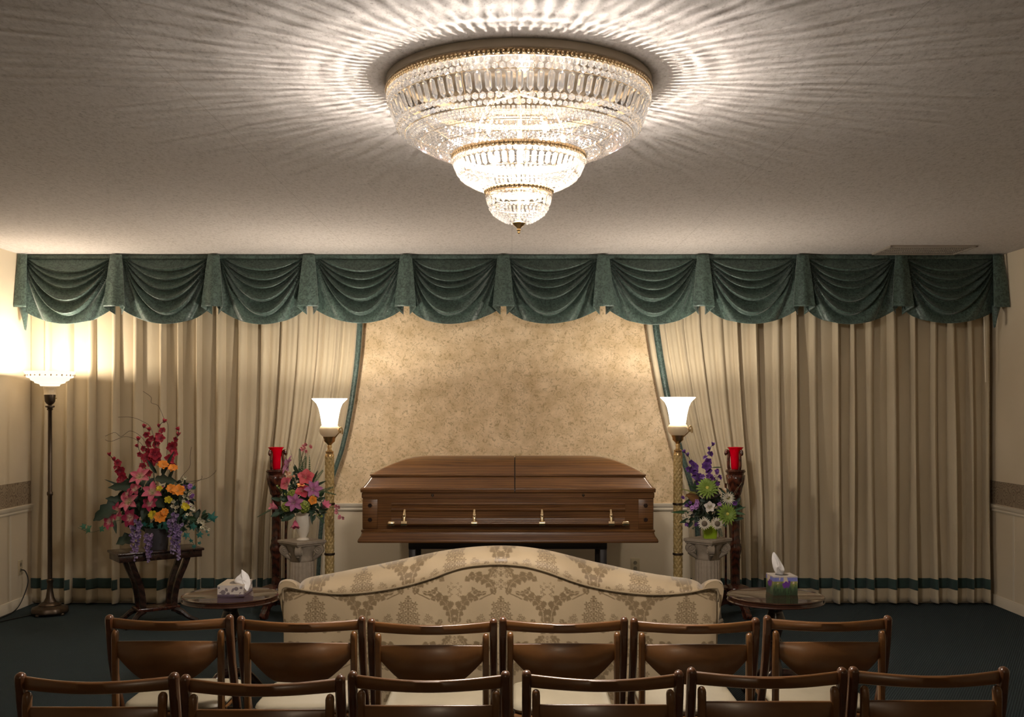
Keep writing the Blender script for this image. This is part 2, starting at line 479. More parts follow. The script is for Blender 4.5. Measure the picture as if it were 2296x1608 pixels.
# ------------------------------------------------------------------ curtains
def pleats(x0, x1, seed):
    rnd = random.Random(seed); xs = [x0]
    while xs[-1] < x1 - .08: xs.append(xs[-1] + rnd.uniform(.125, .19))
    s = (x1 - x0) / (xs[-1] - x0)
    return [x0 + (x - x0) * s for x in xs]
def make_curtain(side):
    sg = -1 if side == 'left' else 1
    rnd = random.Random(3 if sg < 0 else 11)
    if sg < 0: xa, xb = P(66, 0, 8.40).x, P(822, 0, 8.40).x      # xa outer, xb inner
    else: xa, xb = P(1441, 0, 8.40).x, P(2219, 0, 8.40).x
    if sg < 0: edge = [(575, 834), (735, 826), (800, 821), (850, 815), (910, 806), (960, 797), (1010, 785), (1050, 771), (1085, 759), (1115, 750), (1150, 742), (1200, 737), (1290, 732), (1356, 731)]
    else: edge = [(575, 1428), (735, 1436), (800, 1446), (860, 1457), (910, 1467), (960, 1479), (1010, 1493), (1050, 1506), (1085, 1517), (1115, 1525), (1150, 1530), (1200, 1533), (1290, 1536), (1356, 1537)]
    top = 834 if sg < 0 else 1428
    def eoff(z):
        py = 915 + (EYE - z) * F / 8.40
        return (interp(edge, py) - top) / F * 8.40
    px = pleats(xa, xb, 5 if sg < 0 else 9)
    # cross-section polyline: (x, depth, pleat-phase)
    prof = []
    for i in range(len(px) - 1):
        a, b = px[i], px[i + 1]; w_ = b - a; amp = rnd.uniform(.07, .11); bump_w = rnd.uniform(.26, .42)
        sk = rnd.uniform(-.015, .015)
        for k in range(20):
            t = k / 20
            if t < 1 - bump_w: d = .010 * math.sin(PI * t / (1 - bump_w)) ; 
            else:
                q = (t - (1 - bump_w)) / bump_w
                d = amp * (math.sin(PI * q) ** .7)
            prof.append((a + w_ * t, d, i, rnd.random()))
    prof.append((xb, 0.0, len(px) - 1, 0))
    ph = [rnd.uniform(0, 6.28) for _ in range(len(px) + 1)]
    NP = len(prof)
    ztop, zbot = 2.62, .018
    def S(j, z, off=0.0):
        x, d, i, _ = prof[j]
        s = (x - xa) / (xb - xa)
        if sg > 0: s = 1 - s
        t = 1 - z / ztop
        wgt = sstep(.52, 1.0, s) if sg < 0 else sstep(.55, 1.0, s)
        wgt = wgt ** 1.25
        x2 = x + eoff(z) * wgt
        drift = .012 * math.sin(ph[i] + 2.2 * t) * t * (1 - wgt) * (1 if 0.02 < s < .98 else 0)
        dd = d * (.55 + .6 * t) * (1 - .35 * wgt)
        dd += .007 * wgt * math.sin(x * 2 * PI / .043)
        # the fold depth also breathes a little down the length
        dd *= 1 + .18 * math.sin(ph[i] * 2 + 5 * t)
        return (x2 + drift, 8.425 - dd - off, z)
    nz = 60
    zs = [ztop - (ztop - zbot) * i / nz for i in range(nz + 1)]
    mb = MB()
    vs = [S(j, z) for z in zs for j in range(NP)]
    fs = [(i * NP + j, i * NP + j + 1, (i + 1) * NP + j + 1, (i + 1) * NP + j) for i in range(nz) for j in range(NP - 1)]
    mb.add(vs, fs)
    lab = ('cream pleated curtain left of the casket with a green band near its hem' if sg < 0 else
           'cream pleated curtain right of the casket with a green band near its hem')
    cur = tag(mb.build('curtain', MAT['curtain'], None, 60, .002, False), lab, 'curtain', 'pleated drapes either side of the wallpaper')
    bd = MB(); zz = [.205, .19, .165, .14, .125]
    bd.add([S(j, z, .004) for z in zz for j in range(NP)], [(i * NP + j, i * NP + j + 1, (i + 1) * NP + j + 1, (i + 1) * NP + j) for i in range(4) for j in range(NP - 1)])
    bd.build('hem_band', MAT['green_band'], cur, 60, .002, False)
    # edge trims running down the inner edge
    def strip(name, mat, w0, w1, o0, o1, dy, ins=1):
        e = MB(); n = 60
        inner = -1 if sg < 0 else 1
        vs = []
        for i in range(n + 1):
            z = 2.6 - 2.57 * i / n
            xe = S(NP - 1 if sg < 0 else 0, z)[0]
            t = i / n; ww = lerp(w0, w1, t); oo = lerp(o0, o1, t)
            vs += [(xe + inner * oo, 8.415 - dy, z), (xe + inner * (oo + ww * .5), 8.407 - dy, z), (xe + inner * (oo + ww), 8.415 - dy, z)]
        e.add(vs, [(i * 3 + q, i * 3 + q + 1, i * 3 + q + 4, i * 3 + q + 3) for i in range(n) for q in (0, 1)])
        return e.build(name, mat, cur, 60, .003, False)
    if sg < 0:
        strip('edge_trim', MAT['green'], .045, .030, 0, 0, .055)
    else:
        strip('turned_edge', MAT['curtain'], .045, .035, 0, 0, .062)
        strip('edge_trim', MAT['green'], .058, .035, .045, .035, .057)
    return cur
make_curtain('left'); rc_ = make_curtain('right')
wd = MB(); wd.tube([P(2205, 640, 8.3), P(2210, 857, 8.3)], .006, 8); wd.build('curtain_wand', MAT['trim'], rc_)
# ------------------------------------------------------------------ valance
val = thing('swag_valance', 'dark green damask swag valance running under the ceiling across the whole back wall', 'valance', (0, 8.25, CEIL))
YV = 8.25
def VX(px): return (px - 1148) / F * YV
cut = [57, 267, 484, 696, 912, 1129, 1351, 1573, 1795, 2014, 2232]
hb = MB(); hb.box((VX(47), -.02, -.035), (VX(2241), .02, -.003), .004); hb.build('header', MAT['green'], val, 30)
SCL = F / YV
for i in range(10):
    xl, xr = VX(cut[i] + (7 if i else -6)), VX(cut[i + 1] - (7 if i < 9 else -5)); rnd = random.Random(40 + i)
    Dc = (rnd.uniform(156, 160)) / SCL; De = 120 / SCL
    lv = [0, .27 + rnd.uniform(-.02, .02), .385 + rnd.uniform(-.015, .015), .50 + rnd.uniform(-.02, .02), .66 + rnd.uniform(-.02, .02), .86, 1.25]
    pk = rnd.uniform(.44, .56)
    def fold(t):
        # overlapping folds: bulge outward then tuck sharply under
        if t >= lv[-1]: return 0.0
        for a, b in zip(lv, lv[1:]):
            if t < b:
                q = (t - a) / (b - a)
                return (q ** (3.0 if a == 0 else 1.7)) * (1 - sstep(.84, 1.0, q)) * (1.15 if a > .4 else .9) if b < 1.1 else .45 * math.sin(PI * q)
        return 0
    def swag(u, v):
        x = lerp(xl, xr, u)
        uu = u ** (math.log(.5) / math.log(pk))
        g = (4 * uu * (1 - uu))
        bot = De + (Dc - De) * g ** .85
        d = .012 + v * (bot - .012)
        gg = max(g, 1e-3) ** .92
        t = d / (Dc * gg + .012)
        A = .075 * min(1, (g * 2.2)) ** .6 * min(1, d / .06)
        y = -A * fold(min(t, 1.249)) - .045 * math.sin(PI * u) * math.sin(min(1, v * 1.2) * PI * .5)
        # near the sides the cloth hangs in radiating pleats from the top corner
        side = sstep(1.1, 1.6, t)
        y -= side * .035 * (.5 + .5 * math.sin(math.atan2(abs(u - (0 if u < .5 else 1)) * (xr - xl), d) * 13 + i)) * min(1, v * 2)
        y -= .02 * v
        return (x, y, -d)
    s_ = MB(); s_.grid(swag, 110, 100)
    s_.build('swag', MAT['green'], val, 180, .003, False)
def jabot(px, wt, wb, drop, tail=0):
    mb = MB(); cx = VX(px); n = 26; nv = 24
    vs = []
    for i in range(nv + 1):
        t = i / nv
        h = lerp(wt, wb, t ** .8) / SCL / 2
        for j in range(n + 1):
            q = -1.75 + 3.5 * j / n
            aq = abs(q)
            if aq <= 1: x = q * h; y = -.075 - .045 * t + .012 * q * q - .006 * t * math.cos(q * 5)
            else:
                e = (aq - 1) / .75
                x = math.copysign(h * (1 - .72 * e * (1 if tail == 0 else .8)), q); y = -.075 - .045 * t + .012 + e * (.045 + .05 * t)
            dd = drop / SCL + (max(0, aq - 1) / .75) * (.055 if tail == 0 else .03) * t
            if tail and q * tail > 0 and aq > 1: dd += (.11 * ((aq - 1) / .75)) * t
            vs.append((cx + x, y, -.008 - t * dd))
    mb.add(vs, [(i * (n + 1) + j, i * (n + 1) + j + 1, (i + 1) * (n + 1) + j + 1, (i + 1) * (n + 1) + j) for i in range(nv) for j in range(n)])
    return mb.build('jabot' if not tail else 'end_tail', MAT['green'], val, 50, .003, False)
for k in range(1, 10): jabot(cut[k], 25, 50, 117)
for px, tl in ((57, 1), (2230, -1)):
    mb = MB()
    def cas(u, v):
        q = u * 2 - 1; s = -tl
        h = lerp(22, 42, v) / SCL / 2
        x = VX(px) + q * h - tl * 4 / SCL * v
        y = -.07 - .06 * v + .015 * q * q
        return (max(-HX + .006, min(HX - .006, x)), y, -.006 - v * (118 / SCL + .005))
    mb.grid(cas, 12, 20)
    # twisted tail tip below
    def tip(u, v):
        x = VX(px) + tl * (2 + 6 * v) / SCL + (u - .5) * (22 * (1 - v) ** .8 + .5) / SCL - tl * .0
        return (max(-HX + .006, min(HX - .006, x)), -.05 - .03 * math.sin(u * PI), -.40 - v * .175 - (0.02 * u * tl))
    mb.grid(tip, 8, 14)
    mb.build('end_tail', MAT['green'], val, 50, .003, False)

# ------------------------------------------------------------------ outlets
def outlet(name, loc, rotz, label):
    t = thing(name, label, 'outlet', loc, rotz)
    MB().box((-.036, -.006, -.058), (.036, 0, .058), .003).build('cover_plate', MAT['ivory_plastic'], t)
    for z in (.022, -.022):
        b = MB(); b.lathe([(.016, 0), (.016, .002)], 16); b.xf(Matrix.Translation((0, -.006, z)) @ Matrix.Rotation(PI / 2, 4, 'X'))
        rc = b.build('receptacle', MAT['seat'], t)
        s = MB(); s.box((-.007, -.0085, z - .002), (-.005, -.0078, z + .006)); s.box((.005, -.0085, z - .002), (.007, -.0078, z + .006)); s.build('slot', MAT['black_rubber'], rc, 0)
    return t
outlet('wall_outlet', (P(1424, 0, YB).x, YB, P(0, 1268, YB).z), 0, 'ivory wall outlet on the back wall, right of the casket stand')
outlet('wall_outlet', (-HX, 8.24, .315), -PI / 2 + PI, 'ivory wall outlet on the left wall with a black cord plugged in')

# ------------------------------------------------------------------ chandelier
CHX, CHY = .025, 3.90
ch = thing('crystal_chandelier', 'large three-tiered crystal basket chandelier with gold rims, lit, fixed to the ceiling', 'chandelier', (CHX, CHY, CEIL))
MB().lathe([(.478, 0), (.484, -.001), (.484, -.026), (.480, -.030), (.476, -.030)], 96, cap=False).build('pan_edge', MAT['pan_edge'], ch, 30)
MB().lathe([(.0, -.004), (.476, -.004), (.476, -.026), (.474, -.026), (.472, -.008), (0, -.008)], 96).build('ceiling_pan', MAT['pan'], ch, 30)
def ribbed(n, amp): return lambda a, z: 1 + amp * math.cos(a * n)
def ring(r, z, h, name='gold_ring'):
    b = MB(); b.lathe([(r - .012, z), (r + .004, z), (r + .006, z - h * .3), (r + .002, z - h * .75), (r - .004, z - h), (r - .012, z - h), (r - .012, z)], 96, cap=False)
    nn = int(2 * PI * r / .016)
    for q in range(nn):
        a = 2 * PI * q / nn; b.ball(((r + .005) * math.cos(a), (r + .005) * math.sin(a), z - h * .45), .0055, 6, 4, (1, 1, 1), (1, 1, 1.7))
    return b.build(name, MAT['gold'], ch, 40)
ring(.477, -.030, .021); ring(.238, -.262, .022); ring(.118, -.388, .018)
BIG = [(-.052, .470), (-.08, .470), (-.12, .463), (-.155, .445), (-.185, .420), (-.212, .388), (-.236, .345), (-.254, .300), (-.266, .250)]
MID = [(-.284, .237), (-.305, .236), (-.335, .222), (-.358, .198), (-.376, .165), (-.388, .128)]
SML = [(-.404, .118), (-.43, .117), (-.455, .108), (-.48, .092), (-.498, .066), (-.510, .040), (-.516, .022)]
def gem(c, r, ax, tall=1.0):
    # faceted octagon bead (bipyramid with a belt)
    vs = []; n = 6
    a0 = random.uniform(0, 1)
    for z, rr in ((.45, .75), (-.45, .75)):
        for j in range(n):
            a = 2 * PI * j / n + a0 + (PI / n if z < 0 else 0)
            vs.append((c[0] + r * rr * 1.2 * math.cos(a), c[1] + r * rr * 1.2 * math.sin(a), c[2] + r * z * tall))
    vs.append((c[0], c[1], c[2] + r * tall)); vs.append((c[0], c[1], c[2] - r * tall))
    fs = []
    for j in range(n):
        k = (j + 1) % n
        fs += [(j, k, n + j), (k, n + k, n + j), (2 * n, k, j), (2 * n + 1, n + j, n + k)]
    return vs, fs
def prismgem(r, z0, z1, r2, a, wdt, th):
    # long pointed crystal bar facing outward
    ca, sa = math.cos(a), math.sin(a); vs = []
    zs = [z0, lerp(z0, z1, .12), lerp(z0, z1, .80), z1]
    for z, s in zip(zs, (.25, 1, 1, .05)):
        rr = lerp(r, r2, (z - z0) / (z1 - z0))
        for q, e in ((-1, 0), (-.4, 1), (.4, 1), (1, 0), (.4, -1), (-.4, -1)):
            x = rr + e * th * (.3 + .7 * s); y = q * wdt * s
            vs.append((x * ca - y * sa, x * sa + y * ca, z))
    fs = []
    for i in range(3):
        for j in range(6):
            fs.append((i * 6 + j, i * 6 + (j + 1) % 6, i * 6 + 6 + (j + 1) % 6, i * 6 + 6 + j))
    fs += [tuple(range(6))[::-1], tuple(range(18, 24))]
    return vs, fs
def ringrow(mb, single, z, r, size, n=None, tall=1.0, a0=0.0):
    n = n or int(2 * PI * r / (size * 2.15))
    for q in range(n):
        a = 2 * PI * q / n + a0
        c = (r * math.cos(a), r * math.sin(a), z)
        g = gem(c, size, a, tall)
        if single is not None and len(single) < 100 and math.sin(a) < -.12: single.append(g)
        else: mb.add(*g)
singles = []; prisms = []
def prof_at(prof, s):
    # point at arc fraction s
    L = [0]
    for (z0, r0), (z1, r1) in zip(prof, prof[1:]): L.append(L[-1] + math.hypot(z1 - z0, r1 - r0))
    t = s * L[-1]
    for k in range(len(prof) - 1):
        if t <= L[k + 1] + 1e-9:
            f = (t - L[k]) / (L[k + 1] - L[k]); return lerp(prof[k][0], prof[k + 1][0], f), lerp(prof[k][1], prof[k + 1][1], f), L[-1]
    return prof[-1][0], prof[-1][1], L[-1]
bb = MB(); fb = MB(); tb = MB()
random.seed(5)
ringrow(tb, singles, -.060, .472, .0135); ringrow(tb, singles, -.083, .471, .0115)
def prow(n, r, z0, z1, r2, wdt, th):
    for q in range(n):
        a = 2 * PI * q / n; g = prismgem(r, z0, z1, r2, a, wdt, th)
        prisms.append((math.sin(a), g, r))
prow(84, .470, -.096, -.160, .446, .0115, .006)
ringrow(tb, None, -.168, .440, .0125); ringrow(tb, None, -.187, .425, .0095)
low = [(-.198, .410), (-.212, .388), (-.236, .345), (-.254, .300), (-.266, .250)]
for k in range(15):
    z, r, L = prof_at(low, (k + .3) / 15)
    ringrow(tb if k < 3 else bb, None, z, r, .0072 - .0012 * k / 15, n=int(2 * PI * r / .0165), a0=k * .5)
ringrow(tb, None, -.290, .238, .0105)
prow(56, .238, -.300, -.342, .220, .0095, .005)
mid = [(-.346, .214), (-.358, .198), (-.376, .165), (-.388, .132)]
for k in range(7):
    z, r, L = prof_at(mid, (k + .3) / 7)
    ringrow(bb, None, z, r, .0068, n=int(2 * PI * r / .0160), a0=k * .5)
ringrow(bb, None, -.412, .117, .007)
prow(30, .118, -.419, -.452, .110, .008, .004)
sml = [(-.458, .107), (-.48, .092), (-.498, .066), (-.510, .042)]
for k in range(7):
    z, r, L = prof_at(sml, (k + .2) / 7)
    ringrow(bb, None, z, r, .0062, n=int(2 * PI * r / .0145), a0=k * .5)
prisms.sort(key=lambda p: p[0])
near = [p for p in prisms if p[0] < -.1]; near.sort(key=lambda p: -p[2]); one = near[:100]; ids = {id(p) for p in one}
for p in one: MB().add(*p[1]).build('crystal_prism', MAT['prism'], ch, 0)
rest = MB()
for p in prisms:
    if id(p) not in ids: rest.add(*p[1])
rest.build('crystal_prisms', MAT['prism'], ch, 0)['kind'] = 'stuff'
for g in singles: MB().add(*g).build('crystal_bead', MAT['crystal_top'], ch, 0)
bb.build('crystal_beads', MAT['crystal'], ch, 0)['kind'] = 'stuff'
tb.build('crystal_beads', MAT['crystal_top'], ch, 0)['kind'] = 'stuff'
# gold wire frame: hoops and ribs
def hoop(b, r, z, t=.0013):
    pts = [(r * math.cos(2 * PI * q / 72), r * math.sin(2 * PI * q / 72), z) for q in range(73)]
    b.tube(pts, t, 5)
for r, z in ((.463, -.091), (.440, -.161), (.416, -.196), (.36, -.226), (.30, -.25), (.231, -.297), (.216, -.343), (.17, -.37), (.112, -.417), (.104, -.455)): hoop(fb, r, z)
for q in range(12):
    a = 2 * PI * q / 12 + .1
    pts = [((r - .008) * math.cos(a), (r - .008) * math.sin(a), z) for z, r in BIG]
    fb.tube(pts, .0013, 5)
    pts = [((r - .006) * math.cos(a), (r - .006) * math.sin(a), z) for z, r in MID]; fb.tube(pts, .0012, 5)
fb.build('wire_frame', MAT['gold'], ch, 60)
fn = MB(); fn.lathe([(.0, -.50), (.024, -.512), (.020, -.520), (.010, -.528), (.006, -.533), (.009, -.538), (.004, -.543), (.006, -.548), (.0, -.553)], 20); fn.build('finial', MAT['old_brass'], ch, 50)
stem = MB(); stem.tube([(0, 0, -.02), (0, 0, -.51)], .006, 8)
for q in range(5):
    a = 2 * PI * q / 5 + .25; stem.tube([(0, 0, -.04), (.12 * math.cos(a), .12 * math.sin(a), -.06), (.17 * math.cos(a), .17 * math.sin(a), -.155)], .004, 6)
stem.build('center_stem', MAT['gold'], ch)
spots = [(.17, 2 * PI * q / 5 + .25, -.205) for q in range(5)] + [(.10, 2 * PI * q / 3 + .6, -.30) for q in range(3)] + [(.0, 0, -.43)]
for r, a, z in spots:
    c = (r * math.cos(a) + (.03 if r == 0 else 0), r * math.sin(a), z)
    b = MB(); b.ball(c, .0075, 12, 8, (1, 1, 1), (1, 1, 1.8)); b.build('light_bulb', MAT['bulb'], ch, 180)
    b = MB(); b.lathe([(.009, .018), (.009, .04), (.004, .045)], 12, c); b.build('socket', MAT['gold'], ch)
    point_light('bulb_light', c, CHANDELIER_BULB_W * (1 if r > .15 else 1.15 if r > .05 else .35), .0115, (1, .90, .81), ch)

# ------------------------------------------------------------------ torchiere by the left wall
def lathe_px(mb, prof, Y, cy=None, n=40, flute=None, cap=False):
    # prof: (radius px, y px) at distance Y -> local profile around axis
    k = Y / F
    return mb.lathe([(max(r * k, .0), EYE - (y - 915) * k) for r, y in prof], n, flute=flute, cap=cap)
YT = 7.99
tl = thing('torchiere_floor_lamp', 'tall bronze torchiere with a lit white glass bowl shade, by the left wall', 'floor lamp', ((112 - 1148) / F * YT, YT, 0))
b = MB(); lathe_px(b, [(0, 866), (20, 866), (22, 862), (32, 859), (33, 856), (40, 853), (42, 849), (49, 847), (50, 842), (52, 838), (54, 835), (54.5, 833), (52, 834), (49, 841), (47, 846), (38, 851), (20, 862), (0, 864)], YT)
sh = b.build('lamp_shade', MAT['lit_bowl'], tl, 50)
b = MB()
for q in range(28):
    a = 2 * PI * q / 28; r = 52 * YT / F; z = EYE - (842 - 915) * YT / F
    b.ball((r * math.cos(a), r * math.sin(a), z), .006, 6, 4, (1, 1, 1), (1, 1, 1.4 if q % 2 else .8))
b.build('floral_relief', MAT['alabaster'], sh)['kind'] = 'stuff'
b = MB(); lathe_px(b, [(0, 867), (14, 867), (14, 870), (13, 872), (12, 884), (13, 885), (0, 886)], YT, flute=lambda a, z: 1 + .05 * math.cos(a * 14)); b.build('glass_collar', MAT['alabaster'], tl, 50)
b = MB(); lathe_px(b, [(0, 885), (12, 885), (12, 888), (11, 900), (8, 905), (4, 908), (5, 910), (10, 910), (10, 913), (5, 915), (7, 918), (4, 921), (4.4, 1000), (4.6, 1102), (6.4, 1104), (6.4, 1110), (4.8, 1112), (5, 1298), (7.5, 1300), (7, 1305), (5.8, 1308), (6.5, 1325), (9, 1340), (14, 1350), (0, 1352)], YT)
b.build('pole', MAT['bronze'], tl, 50)
b = MB(); b.tube([(0.03, -.0, EYE - (893 - 915) * YT / F), (.05, 0, EYE - (893 - 915) * YT / F)], .004, 6); b.build('switch', MAT['old_brass'], tl)
b = MB(); lathe_px(b, [(0, 1348), (13, 1349), (20, 1352), (24, 1355), (24, 1357), (38, 1362), (40, 1366), (40, 1371), (37, 1374), (0, 1374)], YT, n=64, flute=lambda a, z: 1 + (.03 * math.cos(a * 8) if z < .09 else 0))
bs = b.build('base', MAT['bronze'], tl, 40)
b = MB()
zt = EYE - (1372 - 915) * YT / F
for q in range(4):
    a = PI / 4 + q * PI / 2 + .4; b.ball((.12 * math.cos(a), .12 * math.sin(a), zt * .5), .018, 8, 6, (1, 1, 1), (1, 1, zt / .036 + .15))
for v_ in range(len(b.v)): b.v[v_] = (b.v[v_][0], b.v[v_][1], max(0, b.v[v_][2]))
b.build('foot', MAT['bronze'], bs)
cd = MB()
def W(px, py, Y): return P(px, py, Y) - Vector(tl.location)
pts = [Vector((-HX + .02, 8.22, .30)), Vector((-HX + .06, 8.20, .29)), Vector((-HX + .09, 8.18, .22)), Vector((-HX + .075, 8.15, .12)), Vector((-HX + .06, 8.06, .03)), Vector((-HX + .05, 7.9, .006)), Vector((-HX + .045, 7.6, .006)), Vector((-HX + .09, 7.5, .006)), Vector((-HX + .12, 7.7, .006)), Vector((-HX + .25, 8.0, .006)), Vector((-3.53, 8.02, .02))]
cd.tube(smoothline([p - Vector(tl.location) for p in pts], 8), .0045, 6); cd.build('power_cord', MAT['black_rubber'], tl, 180)
point_light('torchiere_bulb', (0, 0, EYE - (838 - 915) * YT / F + .02), TORCHIERE_W, .035, (1, .86, .69), tl)

# ------------------------------------------------------------------ quilted column lamps
YL = 7.62
def column_lamp(px, dy, label):
    t = thing('column_floor_lamp', label, 'floor lamp', ((px - 1148) / F * YL, YL, 0), 0, 'column lamps beside the casket')
    b = MB(); lathe_px(b, [(0, 956 + dy), (17, 956 + dy), (18.5, 946 + dy), (20.5, 932 + dy), (24, 916 + dy), (29, 905 + dy), (36, 898 + dy), (39.5, 895 + dy), (39, 893.5 + dy), (34, 897 + dy), (27, 905 + dy), (22, 916 + dy), (18.5, 932 + dy), (16, 950 + dy), (0, 952 + dy)], YL)
    b.build('glass_shade', MAT['lit_bell'], t, 60)
    b = MB(); lathe_px(b, [(0, 954 + dy), (19, 955 + dy), (22.5, 961 + dy), (23.5, 966 + dy), (21, 973 + dy), (15, 979 + dy), (0, 981 + dy)], YL); b.build('alabaster_bowl', MAT['alabaster'], t, 60)
    b = MB(); lathe_px(b, [(0, 978 + dy), (15, 978 + dy), (14, 982 + dy), (12.5, 984 + dy), (12, 990 + dy), (7, 994 + dy), (4, 998 + dy), (5.5, 1002 + dy), (4, 1006 + dy), (6, 1011 + dy), (9, 1012 + dy), (9, 1015 + dy), (8, 1017 + dy), (10, 1020 + dy), (10, 1024 + dy), (0, 1024 + dy)], YL)
    sc = YL / F
    zc = EYE - (966 + dy - 915) * sc
    sp = []
    for q in range(26):
        a = -.8 + q * .3; r = .030 * (1 - q / 30)
        sp.append((22 * sc + .012 + r * .55 * math.cos(a), -.03, zc + r * 1.1 * math.sin(a)))
    b.tube(sp, .0050, 6)
    b.tube([(12 * sc, -.02, EYE - (982 + dy - 915) * sc), (20 * sc, -.03, EYE - (974 + dy - 915) * sc), (26 * sc, -.03, zc)], .004, 6)
    b.build('brass_fitting', MAT['old_brass'], t, 50)
    # diamond tufted column
    z1 = EYE - (1023 + dy - 915) * sc; z0 = .055; n = 60; rows = 420
    R = []
    r0 = 10.0 * sc
    for i in range(rows + 1):
        z = lerp(z0, z1, i / rows); ring_ = []
        for j in range(n):
            a = 2 * PI * j / n
            u1 = (a * 6 / (2 * PI) + z / .046); u2 = (a * 6 / (2 * PI) - z / .046)
            g = min(abs((u1 % 1) - .5), abs((u2 % 1) - .5)) * 2     # 0 at grooves
            r = r0 * (.84 + .22 * min(1, g * 1.6) ** .6)
            ring_.append((r * math.cos(a), r * math.sin(a), z))
        R.append(ring_)
    b = MB(); b.rings(R); b.build('quilted_column', MAT['quilt'], t, 180)
    for y in (1130, 1242):
        b = MB(); z = EYE - (y - 915) * sc; b.lathe([(r0 * .9, z + .009), (r0 * 1.16, z + .007), (r0 * 1.2, z), (r0 * 1.16, z - .007), (r0 * .9, z - .009)], 24); b.build('brass_band', MAT['bronze'], t, 50)
    b = MB(); b.lathe([(0, 0), (.13, 0), (.13, .015), (.11, .03), (.06, .04), (.045, .06), (0, .06)], 32); b.build('base', MAT['old_brass'], t, 40)
    point_light('column_lamp_bulb', (0, 0, EYE - (903 + dy - 915) * sc), COLUMN_LAMP_W, .02, (1, .88, .73), t)
    return t
m = NT('quilted_tan_vinyl'); m.set(Base_Color=m.mix(m.noise(m.coord(), 30, 3), (.46, .32, .12), (.60, .44, .19)), Roughness=.4); MAT['quilt'] = m.m
column_lamp(739, 0, 'quilted column lamp with lit bell shade left of the casket, behind the white vase')
column_lamp(1520, -3, 'quilted column lamp with lit bell shade right of the casket, behind the lime pot')

# ------------------------------------------------------------------ casket
def rrect(hx, hy, r, n=5):
    pts = []
    for cx, cy, a0 in ((hx - r, hy - r, 0), (-hx + r, hy - r, PI / 2), (-hx + r, -hy + r, PI), (hx - r, -hy + r, 1.5 * PI)):
        for k in range(n + 1):
            a = a0 + PI / 2 * k / n; pts.append((cx + r * math.cos(a), cy + r * math.sin(a)))
    return pts
CX0 = -.028; CZ = 0
ck = thing('casket', 'closed oak casket with a half-couch lid and brass-armed handle bar, on a dark stand', 'casket', (CX0, 7.81, 0))
hx, hy = 1.025, .33
def loft(secs, xclamp=None, r=.02):
    R = []
    for z, ix, iy in secs:
        ring_ = []
        for x, y in rrect(hx - ix, hy - iy, r):
            if xclamp: x = min(max(x, xclamp[0]), xclamp[1])
            ring_.append((x, y, z))
        R.append(ring_)
    return MB().rings(R)
loft([(.695, .006, .006), (.698, 0, 0), (.915, 0, 0), (.918, -.006, -.006), (.950, -.006, -.006), (.955, .0, .0)]).build('casket_body', MAT['oak'], ck, 30)
loft([(.605, -.030, -.030), (.616, -.032, -.032), (.628, -.028, -.028), (.650, -.012, -.012), (.675, -.004, -.004), (.678, -.009, -.009), (.690, -.010, -.010), (.697, -.002, -.002)]).build('base_moulding', MAT['oak'], ck, 25)
LID = [(.957, -.013, -.013), (.978, -.015, -.015), (.986, -.012, -.012), (.990, .0, .0), (1.012, .018, .02), (1.040, .038, .042), (1.066, .052, .065), (1.068, .044, .056), (1.078, .044, .056), (1.080, .062, .075), (1.095, .083, .095), (1.115, .118, .12), (1.137, .165, .15), (1.157, .215, .18), (1.175, .27, .21), (1.188, .33, .24), (1.197, .40, .275), (1.200, .47, .31)]
sx0 = .048
loft([(z, ix + .02, iy + .02) for z, ix, iy in [(q[0] - .012, q[1], q[2]) for q in LID]], (sx0 - .05, sx0 + .05)).build('lid_seam', MAT['black_wood'], ck, 25)
loft(LID, (-9, sx0 - .0035)).build('lid', MAT['oak'], ck, 25)
loft(LID, (sx0 + .0035, 9)).build('lid', MAT['oak'], ck, 25)
def cx_(px, Y=7.48): return (px - 1148) / F * Y - CX0
# corner panels with rosettes
for xa, xb in ((813, 847), (1431, 1464)):
    for s in (-1, 1):
        b = MB(); a, c2 = cx_(xa), cx_(xb)
        y0 = s * hy
        b.box((a, min(y0, y0 + s * .010), .705), (c2, max(y0, y0 + s * .010), .908), .003); cp = b.build('corner_panel', MAT['oak'], ck, 30)
        for z in (.865, .765):
            r_ = MB(); xm = (a + c2) / 2
            for q in range(8):
                an = 2 * PI * q / 8; r_.ball((xm + .010 * math.cos(an), y0 + s * .012, z + .010 * math.sin(an)), .006, 6, 4)
            r_.ball((xm, y0 + s * .014, z), .006, 8, 5); r_.build('rosette', MAT['dark_wood'], cp)
prof = [(.0, .884), (.012, .882), (.016, .874), (.008, .868), (.006, .852), (.014, .846), (.022, .838), (.018, .828), (.008, .822), (.006, .782), (.012, .776), (.014, .766), (.02, .760), (.022, .75), (.012, .735), (.018, .728), (.012, .716), (.0, .712)]
for s in (-1, 1):
    b = MB(); b.prism([(s * (hy + d), z) for d, z in prof], 0, cx_(878), cx_(1401)); b.build('side_panel', MAT['oak'], ck, 25)
